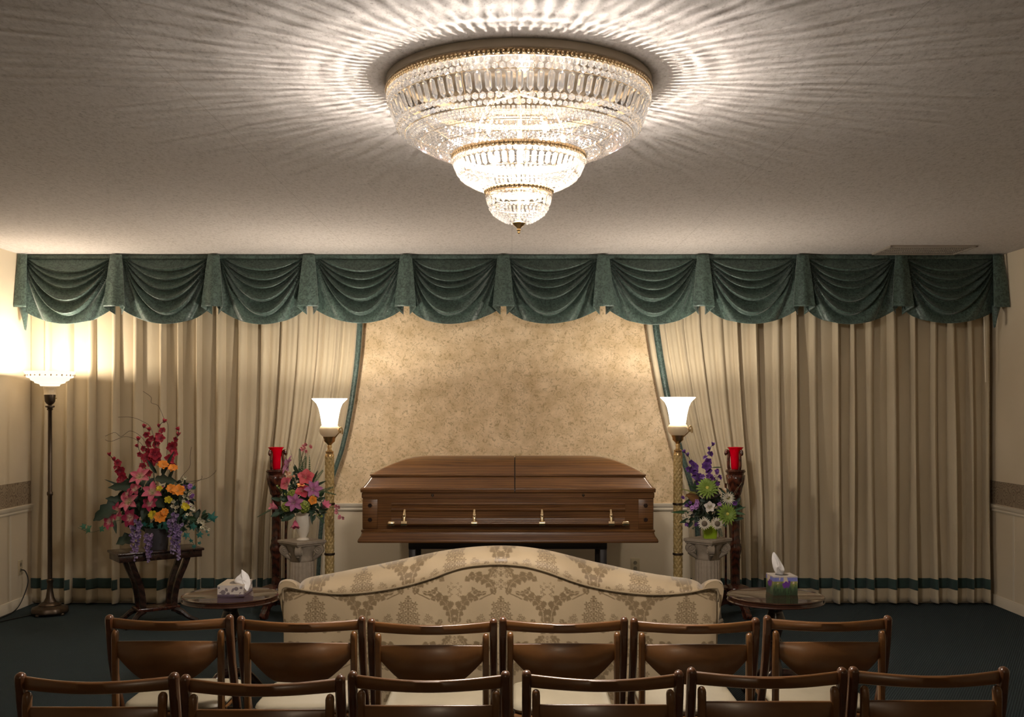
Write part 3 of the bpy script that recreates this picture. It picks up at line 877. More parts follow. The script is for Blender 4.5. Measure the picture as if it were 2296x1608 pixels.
for s in (-1, 1):
    zb = .745; yb = s * (hy + .058)
    b = MB(); b.tube([(cx_(884), yb, zb), (cx_(1396), yb, zb)], .0135, 14); hb = b.build('handle_bar', MAT['oak'], ck, 60)
    for xa, xb in ((872, 887), (1393, 1408)):
        b = MB(); x0_, x1_ = cx_(xa), cx_(xb)
        b.tube([(x0_, yb, zb), (lerp(x0_, x1_, .12), yb, zb), (lerp(x0_, x1_, .85), yb, zb), (x1_, yb, zb)], [.013, .0185, .0185, .015], 14); b.build('bar_tip', MAT['brass'], hb, 40)
    for px in (908, 1064, 1215, 1369):
        x = cx_(px); b = MB()
        b.ball((x, s * (hy + .02), .825), .016, 12, 8, (1, 1, 1), (.8, .7, 1.1))
        b.tube([(x, s * (hy + .025), .828), (x, s * (hy + .05), .80), (x, s * (hy + .058), .77), (x, yb, .745)], [.010, .0135, .012, .016], 12)
        b.tube([(x - .02, yb, zb), (x + .02, yb, zb)], .0185, 14)
        b.ball((x, s * (hy + .058), .80), .010, 8, 6)
        b.build('bar_arm', MAT['brass'], hb, 50)
for px in (970, 1308):
    b = MB(); x = cx_(px); b.ball((x, -hy - .008, .938), .010, 10, 6); b.box((x - .003, -hy - .012, .922), (x + .003, -hy - .004, .938)); b.build('lid_catch', MAT['bronze'], ck, 50)
# stand
st = thing('casket_stand', 'low black wooden stand carrying the casket', 'stand', (-.03, 7.81, 0))
zt = .604
b = MB(); b.box((-.705, -.26, .548), (.705, .26, zt), .004); b.build('frame', MAT['black_wood'], st, 30)
for x in (-.68, .68):
    for y in (-.22, .22):
        b = MB(); b.box((x - .024, y - .024, 0), (x + .024, y + .024, .548), .003); b.build('leg', MAT['black_wood'], st, 30)
b = MB(); b.box((-.66, -.235, .18), (-.64, .235, .21), .003); b.box((.64, -.235, .18), (.66, .235, .21), .003); b.box((-.65, -.012, .185), (.65, .012, .205)); b.build('stretcher', MAT['black_wood'], st, 30)

# invented fill lamp behind the viewer, added only to light the chair backs
rl = thing('added_fill_lamp', 'added fill lamp, a round white dome on the unseen rear ceiling', 'fill lamp', (0, -1.6, CEIL))
b = MB(); b.lathe([(0, 0), (.20, 0), (.20, -.03), (0, -.03)], 40); b.build('fill_lamp_base', MAT['gold'], rl, 40)
b = MB(); b.lathe([(.18, -.03), (.17, -.07), (.12, -.105), (.0, -.12)], 40, cap=False); b.build('fill_lamp_dome', MAT['lit_bell'], rl, 60)
point_light('rear_fill_light', (0, 0, -.19), REAR_FILL_W, .05, (1, .80, .58), rl)

# ------------------------------------------------------------------ damask weave (computed per vertex, a pattern of the cloth itself)
TW, TV, RES = .22, .33, .0015
def damask_tile():
    nx, nv = int(TW / RES), int(TV / RES)
    X, V = np.meshgrid((np.arange(nx) + .5) * RES, (np.arange(nv) + .5) * RES)
    M = np.zeros_like(X, dtype=bool)
    def leaf(pts, wdt, lobes=5, vein=.0016, dep=.42):
        nonlocal M
        pts = [Vector((p[0], p[1], 0)) for p in pts]; pl = smoothline(pts, 10); N = len(pl)
        best = np.full(X.shape, 9.0); bt = np.zeros(X.shape); sgn = np.zeros(X.shape)
        for i, p in enumerate(pl):
            q = pl[min(i + 1, N - 1)] - pl[max(i - 1, 0)]
            d = np.hypot(X - p.x, V - p.y); m_ = d < best
            best = np.where(m_, d, best); bt = np.where(m_, i / (N - 1), bt)
            sgn = np.where(m_, np.sign(q.x * (V - p.y) - q.y * (X - p.x)), sgn)
        wt = wdt * np.sin(PI * np.clip(bt * .92 + .05, 0, 1)) ** .7
        ph = bt * lobes - best / wdt * .55
        fr = ph - np.floor(ph)
        wt = wt * (1 - dep * (fr ** 1.6)) * (1 + .12 * sgn)
        inside = (best < wt)
        side = (np.abs(fr - .92) < .05) & (best > vein * 2) & (best < wt * .8)
        M = (M | inside) & ~((best < vein * (1.4 - bt)) & (bt > .04)) & ~(side & inside)
    def floret(cx, cv, r, n=5):
        nonlocal M
        d = np.hypot(X - cx, V - cv); a = np.arctan2(V - cv, X - cx)
        M = (M | (d < r * (.72 + .28 * np.cos(n * a)))) & ~(np.abs(d - r * .30) < .0009)
    def stem(pts, t):
        nonlocal M
        for p in smoothline([(q[0], q[1], 0) for q in pts], 24): M = M | (np.hypot(X - p.x, V - p.y) < t)
    # leaves rising on both sides of the joint at x = TW
    leaf([(.202, .275), (.200, .235), (.182, .190), (.145, .160), (.108, .165)], .031, 6, .0018, .62)
    leaf([(.030, .140), (.046, .095), (.085, .064), (.135, .055), (.170, .078)], .030, 6, .0018, .62)
    leaf([(.070, .130), (.095, .138), (.120, .128), (.136, .108)], .015, 4, .0014, .5)
    leaf([(.052, .060), (.040, .030), (.014, .010)], .017, 4, .0014, .5)
    leaf([(.212, .322), (.195, .318), (.165, .290)], .017, 4, .0014, .5)
    leaf([(.158, .262), (.140, .290), (.105, .322)], .018, 4, .0014, .5)
    leaf([(.03, .318), (.06, .31), (.085, .29)], .012, 3, .0014, .5)
    stem([(.216, .285), (.208, .26), (.205, .24)], .0028); stem([(.10, .165), (.07, .15), (.04, .135), (.02, .11)], .0028)
    stem([(.125, .118), (.15, .135), (.165, .15)], .0018)
    for c in ((.200, .120, .008), (.190, .105, .007), (.205, .142, .008), (.192, .132, .007), (.214, .108, .007), (.205, .090, .006), (.196, .152, .006)): floret(*c, 3)
    # crown
    for c in ((0, .045, .014), (.020, .035, .010), (.0, .018, .010), (.028, .055, .011), (.0, .078, .012), (.018, .092, .010), (.036, .080, .008), (0, .108, .012)): floret(*c)
    # bushy medallion
    for r_, (v_, n_) in enumerate(((.162, 1), (.182, 2), (.203, 2), (.224, 3), (.245, 3), (.266, 3))):
        for k in range(n_):
            x = k * .021 + (.0105 if n_ % 2 == 0 else 0)
            floret(x, v_ + .008 * k, .0145, 5)
    for c in ((.092, .245, .012), (.108, .255, .011), (.095, .268, .012), (.115, .272, .009), (.082, .262, .010), (.072, .285, .011), (.05, .292, .010), (.02, .292, .010)): floret(*c, 6)
    stem([(0, .15), (0, .30)], .0016)
    return M
DM = damask_tile()
def damask(x, v):
    row = math.floor(v / TV); v -= row * TV; x = abs(x + (TW if row % 2 else 0)) % (2 * TW)
    if x > TW: x = 2 * TW - x
    s = 0.0
    for dx, dv in ((0, 0), (.0012, .0004), (-.0012, -.0004)):
        i = min(DM.shape[0] - 1, max(0, int((v + dv) / RES))); j = min(DM.shape[1] - 1, max(0, int((x + dx) / RES)))
        s += DM[i, j]
    s /= 3
    return (s, s, s)

# ------------------------------------------------------------------ sofa (seen from behind)
YS = 5.05
def S4(cx, cy, Y=YS): return P(600 + cx / 2.2077, 1200 + cy / 2.2077, Y)
SX = S4(1155, 0).x
sofa = thing('camelback_sofa', 'cream and tan damask camelback sofa seen from behind, facing the casket', 'sofa', (SX, 5.45, 0))
SO = Vector(sofa.location)
pip = [(75, 268), (90, 258), (130, 263), (180, 274), (270, 286), (360, 292), (480, 285), (600, 268), (700, 247), (760, 230), (830, 207), (900, 180), (980, 158), (1080, 147), (1160, 145), (1240, 151), (1300, 160), (1380, 182), (1450, 207), (1520, 232), (1600, 255), (1700, 275), (1800, 288), (1900, 295), (2000, 293), (2100, 282), (2180, 264), (2225, 264)]
crest = [(150, 268), (158, 245), (190, 216), (250, 201), (330, 187), (450, 163), (570, 140), (700, 112), (800, 90), (900, 72), (1000, 60), (1080, 54), (1160, 52), (1240, 55), (1320, 64), (1400, 78), (1480, 97), (1600, 128), (1700, 150), (1800, 172), (1900, 190), (2000, 205), (2080, 215), (2130, 232), (2155, 256)]
pips = [tuple(p[:2]) for p in smoothline([(a, b, 0) for a, b in pip], 5)]
cres = [tuple(p[:2]) for p in smoothline([(a, b, 0) for a, b in crest], 5)]
zref = S4(0, 145).z
def zp(cx): return S4(0, interp(pips, cx)).z
b = MB()
def pf(u, v):
    cx = lerp(75 + 8 * v, 2225 - 8 * v, u); z1 = zp(cx); z = lerp(z1, .11, v)
    e = min(u, 1 - u) * 60
    y = YS + .012 * math.exp(-e) + .02 * math.sin(PI * v) * -.3
    return S4(cx, 0).x - SO.x, y - SO.y, z
def pc(u, v):
    x, y, z = pf(u, v); return damask(x, zref - z)
b.grid(pf, 640, 250, pc); b.build('back_panel', MAT['damask'], sofa, 180, colors=True)
b = MB()
YC = 5.20
def rf(u, v):
    cx = lerp(150, 2155, u)
    p0z = zp(cx); p1z = S4(0, interp(cres, cx), YC).z
    xa = S4(cx, 0, YS).x; xb = S4(cx, 0, YC).x
    if v < .62:
        t = v / .62 * PI / 2
        y = lerp(YS + .004, YC, 1 - math.cos(t)) ; z = lerp(p0z, p1z, math.sin(t)); x = lerp(xa, xb, 1 - math.cos(t))
    else:
        t = (v - .62) / .38
        y = YC + .10 * math.sin(min(1, t * 1.3) * PI / 2); z = lerp(p1z, .42, 1 - math.cos(min(1, t) * PI / 2)); x = xb
    return x - SO.x, y - SO.y, z
def rc(u, v):
    x, y, z = rf(u, v); return damask(x, -(z - zp(lerp(150, 2155, u))) * 1.25 + TV * 2 - .05 if v < .62 else v)
b.grid(rf, 560, 110, rc); b.build('back_top', MAT['damask'], sofa, 180, colors=True)
b = MB()
pts = [S4(cx, cy, YS - .004) - SO for cx, cy in pips]
pts = [S4(76, 330, YS) - SO, S4(74, 290, YS) - SO] + pts + [S4(2232, 290, YS) - SO, S4(2229, 330, YS) - SO]
b.tube(smoothline(pts, 2), .0048, 8); b.build('piping', MAT['piping'], sofa, 180)
# rolled arms
armL = [(86, 560), (82, 440), (76, 390), (66, 340), (58, 305), (52, 270), (54, 245), (66, 226), (90, 218), (115, 220), (140, 232), (156, 255), (160, 290), (160, 400), (160, 560)]
armR = [(2310 - a, c2) for a, c2 in armL]
for arm in (armL, armR):
    pl = smoothline([(a, c2, 0) for a, c2 in arm], 6)
    out = [(S4(p.x, 0, 5.08).x - SO.x, max(.11, S4(0, p.y, 5.08).z)) for p in pl]
    out[0] = (out[0][0], .11); out[-1] = (out[-1][0], .11)
    L = [0]
    for a, c2 in zip(out, out[1:]): L.append(L[-1] + math.hypot(a[0] - c2[0], a[1] - c2[1]))
    cxm = sum(o[0] for o in out) / len(out)
    b = MB()
    def at_len(s):
        s = min(max(s, 0), L[-1])
        for k in range(len(L) - 1):
            if s <= L[k + 1] + 1e-9:
                f = (s - L[k]) / max(1e-9, L[k + 1] - L[k]); return lerp(out[k][0], out[k + 1][0], f), lerp(out[k][1], out[k + 1][1], f)
        return out[-1]
    def af(u, v):
        x, z = at_len(u * L[-1]); e = sstep(0, .06, v)
        y = 5.07 + .80 * max(0, v - .02); dr = .155 * sstep(0, 1, v) ** .8; x += math.copysign(.06 * v, cxm); z = max(.11, z - dr * sstep(.2, .7, z))
        k = .90 + .10 * e if v < .06 else 1
        return (cxm + (x - cxm) * k, y - SO.y, .11 + (z - .11) * (k if k == 1 else .985 + .015 * e))
    b.grid(af, 220, 200, lambda u, v: damask(u * L[-1] + .11, v * .8))
    n0 = [af(k / 60, 0) for k in range(61)]; n1 = [af(k / 60, 1) for k in range(61)]
    b.add(n0, [tuple(range(61))], (0, 0, 0)); b.add(n1, [tuple(range(61))[::-1]], (0, 0, 0))
    b.build('arm', MAT['damask'], sofa, 60, colors=True)
wx = S4(160, 0).x - SO.x; wx2 = S4(2150, 0).x - SO.x
for k in range(3):
    a = lerp(wx, wx2, k / 3) + .004; c2 = lerp(wx, wx2, (k + 1) / 3) - .004
    b = MB()
    def sf(u, v):
        return (lerp(a, c2, u), lerp(-.14, .44, v), .44 + .03 * (math.sin(PI * u) * math.sin(PI * v)) ** .4)
    b.grid(sf, 60, 60, lambda u, v: damask(lerp(a, c2, u), v * .6))
    b.add([(a, -.14, .44), (c2, -.14, .44), (c2, .44, .44), (a, .44, .44), (a, -.14, .31), (c2, -.14, .31), (c2, .44, .31), (a, .44, .31)], [(0, 1, 5, 4), (1, 2, 6, 5), (2, 3, 7, 6), (3, 0, 4, 7), (4, 5, 6, 7)], (0, 0, 0))
    b.build('seat_cushion', MAT['damask'], sofa, 40, colors=True)
b = MB(); b.box((wx, -.30, .12), (wx2, .42, .305), .01, (0, 0, 0)); b.build('seat_base', MAT['damask'], sofa, 30, colors=True)
for x in (-.98, .98):
    for y in (-.36, .36):
        b = MB(); b.rings([[(x + sx * r, y + sy * r, z) for sx, sy in ((-1, -1), (1, -1), (1, 1), (-1, 1))] for z, r in ((0, .018), (.12, .026))]); b.build('leg', MAT['mahogany'], sofa, 30)

# ------------------------------------------------------------------ round side tables and tissue boxes
def round_table(px, Y, rad, label):
    h = .565
    t = thing('round_side_table', label, 'side table', ((px - 1148) / F * Y, Y, 0), 0, 'round pedestal tables beside the sofa')
    b = MB(); b.lathe([(0, h - .030), (rad * .8, h - .030), (rad - .012, h - .030), (rad - .002, h - .027), (rad, h - .024), (rad - .004, h - .019), (rad - .004, h - .006), (rad, h - .002), (rad - .001, h + .003), (rad - .006, h + .004), (rad - .011, h + .001), (rad - .013, h), (0, h)], 96)
    b.build('table_top', MAT['lacquer'], t, 35)
    b = MB(); b.lathe([(0, h - .03), (.075, h - .03), (.072, h - .04), (.045, h - .055), (.036, h - .07), (.040, h - .09), (.052, h - .12), (.050, h - .15), (.034, h - .19), (.026, h - .22), (.036, h - .235), (.028, h - .25), (.026, h - .32), (.034, h - .37), (.042, h - .40), (.042, h - .46), (.02, h - .475), (0, h - .48)], 32)
    b.build('pedestal', MAT['dark_wood'], t, 50)
    for q in range(3):
        a = PI / 2 + q * 2 * PI / 3 + .5
        pts = smoothline([(.03, 0, .16), (.09, 0, .15), (.16, 0, .08), (.22, 0, .022), (.25, 0, .018)], 5)
        b = MB(); b.tube(pts, [lerp(.026, .015, i / (len(pts) - 1)) for i in range(len(pts))], 10); b.xf(Matrix.Rotation(a, 4, 'Z'))
        for i, v_ in enumerate(b.v): b.v[i] = (v_[0], v_[1], max(0, v_[2]))
        b.build('leg', MAT['dark_wood'], t, 60)
    return t
round_table(517, 5.60, .251, 'round dark wood side table left of the sofa, holding the flat tissue box')
round_table(1738.5, 5.58, .251, 'round dark wood side table right of the sofa, holding the cube tissue box')
def fsheet(pts2, root, Yd):
    return [P(px, py, Yd + dy) - Vector(root.location) for px, py, dy in pts2]
ZT = .5655
# flat grey-dotted box
b1 = thing('tissue_box', 'flat tissue box with grey leaf dots on the left round table', 'tissue box', (-1.472, 5.66, ZT), .02)
wx_, dy_, hz_ = .0675, .105, .058
def dots(x, z):
    base_ = (.62, .56, .50)
    c = base_
    if z < .011: return (.13, .095, .13)
    for (cx, cz, rx, rz, a) in ((-.038, .022, .014, .012, 0), (-.021, .035, .007, .010, .5), (-.012, .015, .009, .006, .2), (.012, .033, .006, .012, -.5), (.030, .040, .012, .010, 0), (.055, .045, .008, .007, .3), (-.06, .045, .006, .006, 0), (-.055, .02, .003, .004, 0), (.05, .018, .006, .003, .6)):
        dx = x - cx; dz = z - cz; ca, sa = math.cos(a), math.sin(a)
        if ((dx * ca + dz * sa) / rx) ** 2 + ((-dx * sa + dz * ca) / rz) ** 2 < 1: c = (.20, .165, .17)
    return c
b = MB()
b.grid(lambda u, v: (lerp(-wx_, wx_, u), -dy_, v * hz_), 90, 40, lambda u, v: dots(lerp(-wx_, wx_, u), v * hz_))
b.grid(lambda u, v: (lerp(-wx_, wx_, u), dy_, v * hz_), 60, 30, lambda u, v: dots(lerp(-wx_, wx_, u), v * hz_))
for s in (-1, 1): b.grid(lambda u, v: (s * wx_, lerp(-dy_, dy_, u), v * hz_), 90, 40, lambda u, v: dots((lerp(-dy_, dy_, u) % .13) - .065, v * hz_))
def topc(u, v):
    x, y = lerp(-wx_, wx_, u), lerp(-dy_, dy_, v)
    if (x * 1.7) ** 2 + (y * .75) ** 2 < .045 ** 2: return (.12, .10, .09)
    return (.60, .52, .40) if math.sin(y * 420 + 2 * math.sin(x * 90)) > -.3 else (.46, .34, .24)
b.grid(lambda u, v: (lerp(-wx_, wx_, u), lerp(-dy_, dy_, v), hz_), 60, 90, topc)
b.add([(-wx_, -dy_, 0), (wx_, -dy_, 0), (wx_, dy_, 0), (-wx_, dy_, 0)], [(3, 2, 1, 0)], (.17, .12, .18))
b.build('carton', MAT['print'], b1, 30, colors=True)
fc = bpy.data.curves.new('lettering', 'FONT'); fc.body = 'Puffs'; fc.size = .0115; fc.extrude = .0003; fc.materials.append(MAT['seat'])
ft0 = bpy.data.objects.new('text_source', fc); C.objects.link(ft0); bpy.context.view_layer.update(); lm = bpy.data.meshes.new_from_object(ft0.evaluated_get(bpy.context.evaluated_depsgraph_get())); bpy.data.objects.remove(ft0); fo = bpy.data.objects.new('lettering', lm); C.objects.link(fo); fo.parent = b1; fo.location = (.022, -dy_ - .0006, .0025); fo.rotation_euler = (PI / 2, 0, 0)
def sheet(name, root, outline, hub, Y, mat, sub=2):
    # a soft crumpled sheet: outline fan around several ridge points
    b = MB(); n = len(outline); L = Vector(root.location)
    R = Matrix.Rotation(-root.rotation_euler.z, 3, 'Z')
    rings_ = [[R @ (P(hub[0] + (px - hub[0]) * s, hub[1] + (py - hub[1]) * s, Y + hub[2] + (dy - hub[2]) * s + .010 * math.sin(k * 2.3 + s * 7) * (s > .05)) - L) for k, (px, py, dy) in enumerate(outline)] for s in (.02, .35, .7, 1.0)]
    vs = [p for r in rings_ for p in r]; fs = []
    for i in range(3):
        for j in range(n): fs.append((i * n + j, i * n + (j + 1) % n, (i + 1) * n + (j + 1) % n, (i + 1) * n + j))
    fs.append(tuple(range(n))); b.add(vs, fs)
    return b.build(name, mat, root, 180, .0006, True, sub=sub)
def c6(cx, cy, d): return (470 + cx / 20.1, 1270 + cy / 20.1, d)
sheet('tissue', b1, [c6(1040, 770, .0), c6(1180, 480, .01), c6(1370, 380, .02), c6(1415, 280, .02), c6(1432, 135, .02), c6(1470, 140, .03), c6(1620, 260, .03), c6(1760, 370, .02), c6(1840, 620, .0), c6(1850, 750, -.02), c6(1820, 920, -.03), c6(1700, 1185, -.05), c6(1600, 1010, -.045), c6(1500, 850, -.03), c6(1300, 800, -.02)], c6(1480, 600, -.01), 5.62, MAT['tissue'])
# cube box with painted irises
b2 = thing('tissue_box', 'cube tissue box with purple irises in grass, on the right round table', 'tissue box', (1.432, 5.65, ZT), .06)
ww, hh = .0645, .100
rnd = random.Random(2)
def iris(x, z, off=0):
    t = z / hh; n_ = noise.noise(Vector((x * 60, z * 18, off))); n2_ = noise.noise(Vector((x * 140, z * 50, off + 3)))
    if t > .93: c = (.50, .44, .42)
    elif t > .74: c = (.20 + .1 * n_, .22 + .1 * n_, .50)
    else:
        g = min(1, max(0, (t - .18) / .62 + .5 * n_)); c = (lerp(.030, .38, g ** 2), lerp(.050, .32, g ** 1.3), lerp(.025, .09, g))
    if t > .60 and n_ > .18: c = (.62, .52, .38)
    if n2_ > .25 and t < .55: c = (c[0] * .5, c[1] * .6, c[2] * .6)
    for cx, cz, r in ((-.005, .052, .010), (.003, .062, .010), (-.012, .056, .006), (.016, .056, .008), (.020, .068, .007), (.012, .050, .008)):
        if ((x - cx) ** 2 + ((z - cz) * .7) ** 2) < r * r * (1 + .5 * n2_): c = (.12, .03, .25)
    for sx in (.006, .017):
        if abs(x - sx - .003 * math.sin(z * 60)) < .0012 and z < .05: c = (.05, .14, .04)
    return c
b = MB()
b.grid(lambda u, v: (lerp(-ww, ww, u), -ww, v * hh), 70, 55, lambda u, v: iris(lerp(-ww, ww, u), v * hh, 0))
b.grid(lambda u, v: (lerp(ww, -ww, u), ww, v * hh), 40, 30, lambda u, v: iris(lerp(-ww, ww, u), v * hh, 1))
b.grid(lambda u, v: (-ww, lerp(ww, -ww, u), v * hh), 70, 55, lambda u, v: iris(lerp(-ww, ww, u) * .6 + .003, v * hh, 2))
b.grid(lambda u, v: (ww, lerp(-ww, ww, u), v * hh), 70, 55, lambda u, v: iris(lerp(-ww, ww, u), v * hh, 3))
b.grid(lambda u, v: (lerp(-ww, ww, u), lerp(-ww, ww, v), hh), 60, 60, lambda u, v: (.04, .035, .03) if math.hypot((u - .5) * 1.1, (v - .5)) < .30 else (.58, .52, .46))
b.add([(-ww, -ww, 0), (ww, -ww, 0), (ww, ww, 0), (-ww, ww, 0)], [(3, 2, 1, 0)], (.2, .2, .1))
b.build('carton', MAT['print'], b2, 30, colors=True)
def c5(cx, cy, d): return (1620 + cx / 7.308, 1200 + cy / 7.308, d)
sheet('tissue', b2, [c5(880, 650, 0), c5(830, 560, -.01), c5(800, 420, 0), c5(812, 290, .01), c5(835, 270, .01), c5(870, 290, .01), c5(950, 420, 0), c5(1022, 550, -.02), c5(1015, 600, -.02), c5(992, 662, -.01), c5(940, 665, 0)], c5(915, 520, -.03), 5.66, MAT['tissue'])

# ------------------------------------------------------------------ plaster pedestals
def pedestal(px, ztop, label):
    YP = 7.40
    t = thing('plaster_pedestal', label, 'pedestal', ((px - 1148) / F * YP, YP, 0), PI / 4, 'plaster column pedestals')
    hs = .122
    b = MB()
    def sq(h, z, cc=.0):
        pts = []
        for k in range(4):
            a0 = PI / 4 + k * PI / 2; a1 = a0 + PI / 2
            p = Vector((math.cos(a0), math.sin(a0), 0)) * h * math.sqrt(2); q = Vector((math.cos(a1), math.sin(a1), 0)) * h * math.sqrt(2)
            for j in range(6):
                f = j / 6; m_ = p.lerp(q, f); m_ *= 1 - cc * math.sin(PI * f); pts.append((m_.x, m_.y, z))
        return pts
    zt_ = ztop
    b.rings([sq(.10, zt_ - .04, .04), sq(.112, zt_ - .030, .04), sq(.112, zt_ - .024, .04), sq(.120, zt_ - .018, .03), sq(.120, zt_ - .003, .03), sq(.117, zt_, .03)])
    cap = b.build('abacus', MAT['plaster'], t, 35)
    # capital bell
    b = MB(); b.lathe([(.070, zt_ - .150), (.078, zt_ - .142), (.078, zt_ - .132), (.074, zt_ - .125), (.080, zt_ - .09), (.095, zt_ - .06), (.105, zt_ - .035)], 40); b.build('capital', MAT['plaster'], t, 60)
    for k in range(4):
        a = PI / 4 + k * PI / 2
        b = MB()
        # local: x radial, y across, z up
        b.lathe([(0, -.019), (.036, -.019), (.038, -.010), (.036, .0), (.038, .010), (.036, .019), (0, .019)], 24)
        b.xf(Matrix.Rotation(PI / 2, 4, 'X')); b.xf(Matrix.Translation((.118, 0, zt_ - .066)))
        for s in (-1, 1):
            sp = []
            for q in range(40):
                th = q * .35; r = .034 * (1 - q / 44); sp.append((.118 + r * math.cos(th + 1.2), s * .020, zt_ - .066 + r * math.sin(th + 1.2)))
            b.tube(sp, .0045, 6)
        st_ = len(b.v)
        b.rings([[(.06, -.018, zt_ - .05), (.06, .018, zt_ - .05), (.06, .018, zt_ - .03), (.06, -.018, zt_ - .03)], [(.12, -.018, zt_ - .045), (.12, .018, zt_ - .045), (.12, .018, zt_ - .028), (.12, -.018, zt_ - .028)]])
        b.tube([(.125, 0, zt_ - .09), (.105, 0, zt_ - .11), (.082, 0, zt_ - .13), (.078, 0, zt_ - .145)], [.022, .018, .012, .004], 8)
        b.xf(Matrix.Rotation(a, 4, 'Z')); b.build('volute', MAT['plaster'], t, 50)
    b = MB(); b.lathe([(.090, .085), (.094, .10), (.091, .13), (.089, .3), (.086, zt_ - .15), (.076, zt_ - .145)], 160, flute=lambda a, z: 1 - .055 * abs(math.cos(a * 10)) ** 1.5)
    b.build('fluted_shaft', MAT['plaster'], t, 180)
    b = MB(); b.lathe([(.09, .09), (.104, .085), (.108, .075), (.104, .065), (.112, .055), (.118, .045), (.112, .035), (.09, .035)], 40); b.rings([sq(.118, 0), sq(.120, .004), sq(.120, .034), sq(.116, .038)]); b.build('plinth', MAT['plaster'], t, 35)
    return t
pedestal(677, .633, 'grey plaster column pedestal left of the casket, under the white vase of pink flowers')
pedestal(1587, .645, 'grey plaster column pedestal right of the casket, under the lime pot of purple flowers')

# ------------------------------------------------------------------ carved candle stands and red glasses
def candle_stand(px, mir, label, glabel):
    YK = 7.95; k_ = YK / F
    def zz(py): return EYE - (py - 915) * k_
    t = thing('carved_candle_stand', label, 'candle stand', ((px - 1148) * k_, YK, 0), 0, 'carved mahogany candle stands')
    b = MB()
    def carve(a, z): return 1 + .05 * math.cos(a * 6 + z * 60) + .03 * math.cos(a * 12)
    b.lathe([(.0, zz(1108)), (.042, zz(1108)), (.046, zz(1102)), (.050, zz(1095)), (.060, zz(1085)), (.068, zz(1074)), (.068, zz(1066)), (.058, zz(1064)), (.0, zz(1063))], 60, flute=carve)
    b.build('carved_capital', MAT['mahogany'], t, 60)
    b = MB(); b.lathe([(0, zz(1065)), (.060, zz(1065)), (.062, zz(1063)), (.066, zz(1060)), (.074, zz(1058)), (.076, zz(1056)), (.070, zz(1055)), (.070, zz(1053)), (.0, zz(1053))], 48); b.build('top_plate', MAT['mahogany'], t, 40)
    b = MB(); b.lathe([(.033, .20), (.034, .24), (.031, .26), (.031, zz(1255)), (.036, zz(1250)), (.034, zz(1246)), (.044, zz(1232)), (.044, zz(1226)), (.034, zz(1216)), (.036, zz(1212)), (.031, zz(1208)), (.031, zz(1112)), (.040, zz(1108))], 48, flute=lambda a, z: 1 + .05 * math.cos(a * 12))
    b.build('main_post', MAT['mahogany'], t, 60)
    for x, y in ((mir * .062, .05), (mir * .012, .075)):
        b = MB(); b.tube([(x, y, .2), (x, y, zz(1226) - .02), (x, y, zz(1226)), (x, y, zz(1222) + .02), (x, y, zz(1085))], [.008, .008, .014, .008, .008], 8); b.build('rear_post', MAT['mahogany'], t, 60)
    b = MB(); b.lathe([(0, .19), (.10, .19), (.105, .20), (.10, .215), (.07, .225), (.04, .235), (0, .24)], 36); b.build('base_plate', MAT['mahogany'], t, 40)
    for a in (-PI / 2 - mir * .35, PI / 6 - mir * .35, PI - PI / 6 - mir * .35):
        out = smoothline([(.0, .195, 0), (.10, .195, 0), (.145, .175, 0), (.155, .13, 0), (.14, .09, 0), (.165, .055, 0), (.185, .03, 0), (.18, .004, 0), (.15, .0, 0), (.13, .025, 0), (.115, .06, 0), (.07, .085, 0), (.03, .08, 0), (.0, .09, 0)], 4)
        b = MB(); b.prism([(p.x, max(0, p.y)) for p in out], 1, -.018, .018)
        edge = [(p.x, -.019, max(.004, p.y)) for p in out[8:40]]; b.tube(edge, .004, 5)
        edge = [(p[0], .019, p[2]) for p in edge]; b.tube(edge, .004, 5)
        b.xf(Matrix.Rotation(a, 4, 'Z')); b.build('foot', MAT['mahogany'], t, 35)
    for a in (-PI / 2 - mir * .5, PI / 6 - mir * .5, PI - PI / 6 - mir * .5):
        pts = smoothline([(.045, 0, zz(1053)), (.052, 0, zz(1045)), (.052, 0, zz(1030)), (.050, 0, zz(1018)), (.056, 0, zz(1012)), (.068, 0, zz(1011)), (.074, 0, zz(1017)), (.066, 0, zz(1020))], 5)
        b = MB(); b.tube(pts, [lerp(.012, .009, i / len(pts)) for i in range(len(pts))], 8)
        b.ball((.068, 0, zz(1015.5)), .013, 10, 6)
        b.xf(Matrix.Rotation(a, 4, 'Z')); b.build('scroll_arm', MAT['mahogany'], t, 60)
    g = MB(); gx = t.location.x
    g.lathe([(0, zz(1052.5)), (.031, zz(1052.5)), (.033, zz(1049)), (.036, zz(1030)), (.042, zz(1015)), (.050, zz(1007)), (.060, zz(1003.5)), (.061, zz(1003)), (.058, zz(1003.2)), (.047, zz(1008)), (.039, zz(1016)), (.033, zz(1030)), (.030, zz(1049)), (0, zz(1050))], 40)
    go = g.build('red_votive_glass', MAT['red_glass'], None, 180); go.location = (gx, YK, 0); tag(go, glabel, 'candle glass', 'red votive glasses')
candle_stand(619, 1, 'carved mahogany candle stand left of the casket, behind the pedestal with the white vase', 'flared red glass on the carved candle stand left of the casket')
candle_stand(1649, -1, 'carved mahogany candle stand right of the casket, behind the pedestal with the lime pot', 'flared red glass on the carved candle stand right of the casket')

